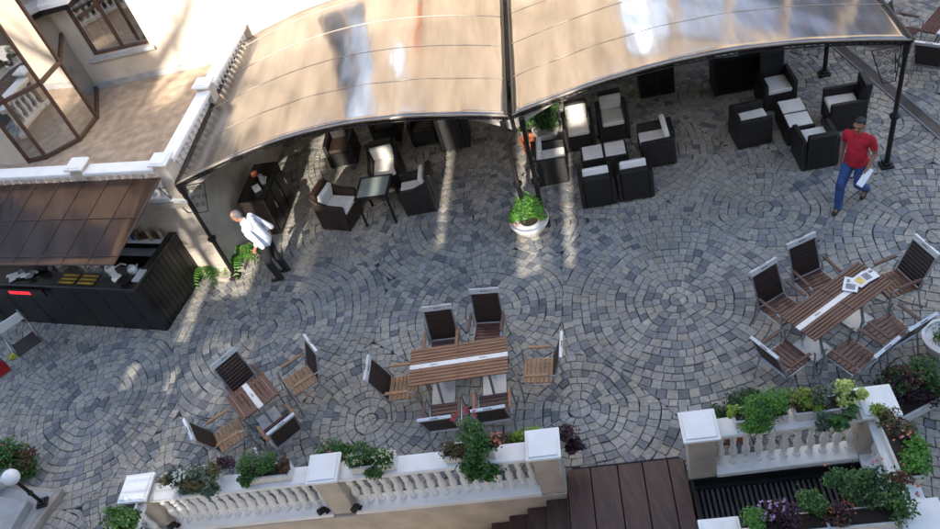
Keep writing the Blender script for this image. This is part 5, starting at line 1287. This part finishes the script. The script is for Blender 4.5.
    for s_ in 'LR':
        bm = B(); a_, t_ = Vv['an' + s_], Vv['toe' + s_]; d_ = (t_ - a_); d_.z = 0; d_.normalize()
        capsule(bm, a_ - d_ * .03 + Vector((0, 0, -.035)), a_ + Vector((0, 0, .01)), .043, .045); capsule(bm, a_ - d_ * .035 + Vector((0, 0, -.045)), t_, .04, .038); capsule(bm, a_, t_ - d_ * .05, .045, .042)
        so_ = link('shoe', bm, M['shoe'], root); remesh(so_, .009, 2)
    return root
# man in the red shirt, walking; local +y is his walking direction
fr_, bk_ = at(846, 213), at(868, 194)
head_ang = R(212)
RJ = dict(pelvis=(0, 0, .93), chest=(0, .03, 1.30), neck=(0, .045, 1.475), head=(.0, .075, 1.62), look=(-.12, 1, .02),
          shL=(-.185, .02, 1.40), elL=(-.25, -.04, 1.12), wrL=(-.235, .14, .93), shR=(.185, .03, 1.40), elR=(.25, -.07, 1.13), wrR=(.245, -.02, .88),
          hipL=(-.095, 0, .89), knL=(-.10, .05, .50), anL=(-.10, -.28, .17), toeL=(-.10, -.17, .05),
          hipR=(.095, 0, .89), knR=(.10, .22, .50), anR=(.085, .24, .09), toeR=(.08, .38, .045), moustache=True, palmL=(1, 0, 0), palmR=(-1, 0, 0), curlL=1.1)
fc = (fr_ + bk_) / 2
red = person('man in a red polo shirt and blue jeans walking with papers in hand', (6.22, 8.58, .022), head_ang - math.pi / 2, RJ, (M['skin_tan'], M['hair_black'], M['shirt_red'], M['jeans']), 'short', .62)
pr = B(); box(pr, (0, 0, 0), (.018, .34, .10)); box(pr, (.014, .01, .006), (.006, .32, .09))
po = link('held_papers', pr, M['paper'], None)
mtx = Matrix.Translation((6.22, 8.58, .022)) @ Matrix.Rotation(head_ang - math.pi / 2, 4, 'Z')
po.matrix_world = mtx @ Matrix.Translation((-.262, .25, .86)) @ Matrix.Rotation(R(-18), 4, 'X') @ Matrix.Rotation(R(65), 4, 'Y')
tag(po, 'folded white papers held by the man in the red shirt', 'papers')
# man in the white shirt
WJ = dict(pelvis=(0, -.04, .95), chest=(0, .06, 1.31), neck=(0, .12, 1.475), head=(0, .20, 1.60), look=(0, 1, -.55),
          shL=(-.185, .08, 1.41), elL=(-.235, -.04, 1.14), wrL=(-.20, .10, .93), shR=(.185, .06, 1.41), elR=(.225, -.10, 1.15), wrR=(.20, -.10, .90),
          hipL=(-.095, -.04, .90), knL=(-.10, .05, .50), anL=(-.10, .0, .09), toeL=(-.105, .15, .045),
          hipR=(.095, -.04, .90), knR=(.10, -.04, .49), anR=(.11, -.10, .10), toeR=(.12, .05, .045), palmL=(1, 0, 0), palmR=(-1, 0, 0))
wm_ = at(281, 277)
person('grey haired man in a white shirt and black trousers by the fern', (-3.46, 11.38, .022), R(168) - math.pi / 2, WJ, (M['skin'], M['hair_grey'], M['shirt_white'], M['trousers_black']), 'receding', 1.45, collar=False)

# tall tree beyond the picture; its crown dapples the sunlit facade
tt = thing('plane_tree', 'tall tree behind the viewer whose crown dapples the cream wall', 'tree', (-11.9, -5.5, 0))
g = B(); rr = random.Random(4); tube(g, [(0, 0, 0), (.1, 0, 6), (0, .2, 12), (.2, 0, 17)], [.35, .28, .2, .1], 10)
for k in range(26):
    a = rr.uniform(0, 6.28); z0 = rr.uniform(10, 17); L = rr.uniform(1.5, 3.0); tube(g, [(0, 0, z0), (L * .5 * math.cos(a), L * .5 * math.sin(a), z0 + 1.2), (L * math.cos(a + .2), L * math.sin(a + .2), z0 + 2.6)], [.09, .06, .02], 6)
link('trunk', g, M['bark'], tt)
g = B(); leaves(g, [(rr.uniform(-2.4, 2.4), rr.uniform(-2, 2), rr.uniform(12.5, 19.5), 1.0, 1.0, .8) for _ in range(14)], 1900, .26, 77); link('crown', g, LEAF['green'], tt)

# ================================================================== HOTEL BEHIND THE CAMERA (unseen; wall shaped to cast the plaza's shade and sun streaks)
TH = math.tan(SUN_EL); KV = -6.6
M['hotel'] = mat('hotel_render', (0.33, 0.33, 0.34), 0.85)
hd = Vector((math.cos(SUN_AZ), math.sin(SUN_AZ)))
def down(p, z=0.0):      # ground point met by the sun ray through p at height z
    return Vector((p[0], p[1])) + hd * (z / TH)
def back_u(p, z=0.0):    # where the sun ray through point p crosses v = KV
    u, v = uv(down(p, z)); du, dv = hd.dot(U), hd.dot(V); t = (v - KV) / dv; return u - du * t
def zeq(v): return (v - KV) * TH / hd.dot(V)
def veq(p, z): return uv(down(p, z))[1]
hotel = thing('hotel_shade_wall', 'tall unseen hotel wall behind the viewer, cut with gaps to shape shade and sun streaks', 'building')
slots = []   # (u0, u1, v_from, v_to, lattice fill) of gaps placed to throw the sun streaks
for (p, wd, va, vb) in (((-3.25, 12.37), .45, 5.7, 13.2), ((-2.21, 13.83), .42, 7.0, 10.5), ((-4.25, 12.3), .75, 4.6, 10.2), ((1.05, 9.9), .40, 3.95, 12.5),
                        ((1.72, 9.6), .17, 4.0, 12.5), ((-5.25, 11.2), .25, 3.6, 9.2), ((-1.05, 13), .16, 7.0, 9.0), ((-6.4, 9.95), .20, 2.7, 3.5), ((-5.6, 9.5), .17, 2.4, 3.3),
                        ((-4.6, 9.9), .12, 2.4, 3.4), ((-7.3, 10.6), .2, 3.2, 4.2), ((-0.1, 12), .16, 5.0, 12.0), ((2.9, 12.6), .30, 8.2, 12.5)):
    ub = back_u(p); slots.append((ub - wd / 2, ub + wd / 2, va, vb))
for (p, wd, va, vb, fl) in (((-4.75, 9.3), 1.2, 0.6, 3.9, .74), ((-5.9, 9.0), .5, 0.8, 2.6, .8), ((-3.5, 9.5), .5, 1.6, 4.6, .82), ((-2.75, 12.4), .35, 3.4, 8.8, .8), ((-1.6, 12.4), .55, 4.9, 8.8, .86), ((1.38, 9.9), .22, 3.6, 7.5, .8), ((-3.0, 7), .5, -.5, 2.5, .9), ((4.6, 6.5), .5, 0.2, 1.8, .88)):
    ub = back_u(p); slots.append((ub - wd / 2, ub + wd / 2, va, vb, fl))
pz = (-5.45, 16.3); ub = back_u(pz, TF); slots.append((ub - .12, ub + .75, veq((-5.7, 15.7), TF), 40))
uL = back_u((-5.62, 16.95), TF); uR = back_u((3.6, 10.9), 2.8)
def top_at(u):
    if u < uL: return zeq(21.0)
    if u > uR: return zeq(15.5)
    return zeq(13.1)
g = B()
us = sorted({-30.0, 24.0, uL, uR} | {s_ for a in slots for s_ in a[:2]})
for a, b in zip(us, us[1:]):
    mid = (a + b) / 2; hs = sorted([(s_[2], s_[3]) for s_ in slots if s_[0] < mid < s_[1]]); zt_ = top_at(mid)
    z = 0.0; segs = []
    for (va, vb) in hs:
        if zeq(va) > z: segs.append((z, zeq(va)))
        z = max(z, zeq(vb))
    if z < zt_ - .01: segs.append((z, zt_))
    for z0, z1 in segs: prism(g, [W(a, KV - .3), W(b, KV - .3), W(b, KV), W(a, KV)], z0, z1)
link('wall', g, M['hotel'], hotel)
g = B()
for s_ in slots:
    z = zeq(s_[2]); k = 0
    while z < min(zeq(s_[3]), top_at((s_[0] + s_[1]) / 2)):
        if s_[3] < 30: prism(g, [W(s_[0], KV - .2), W(s_[1], KV - .2), W(s_[1], KV - .18), W(s_[0], KV - .18)], z, z + .1 * (s_[4] if len(s_) > 4 else .35))
        z += .10
link('sun_lattice', g, M['brown_frame'], hotel)  # slats added across the wall gaps to weaken the sun passing through
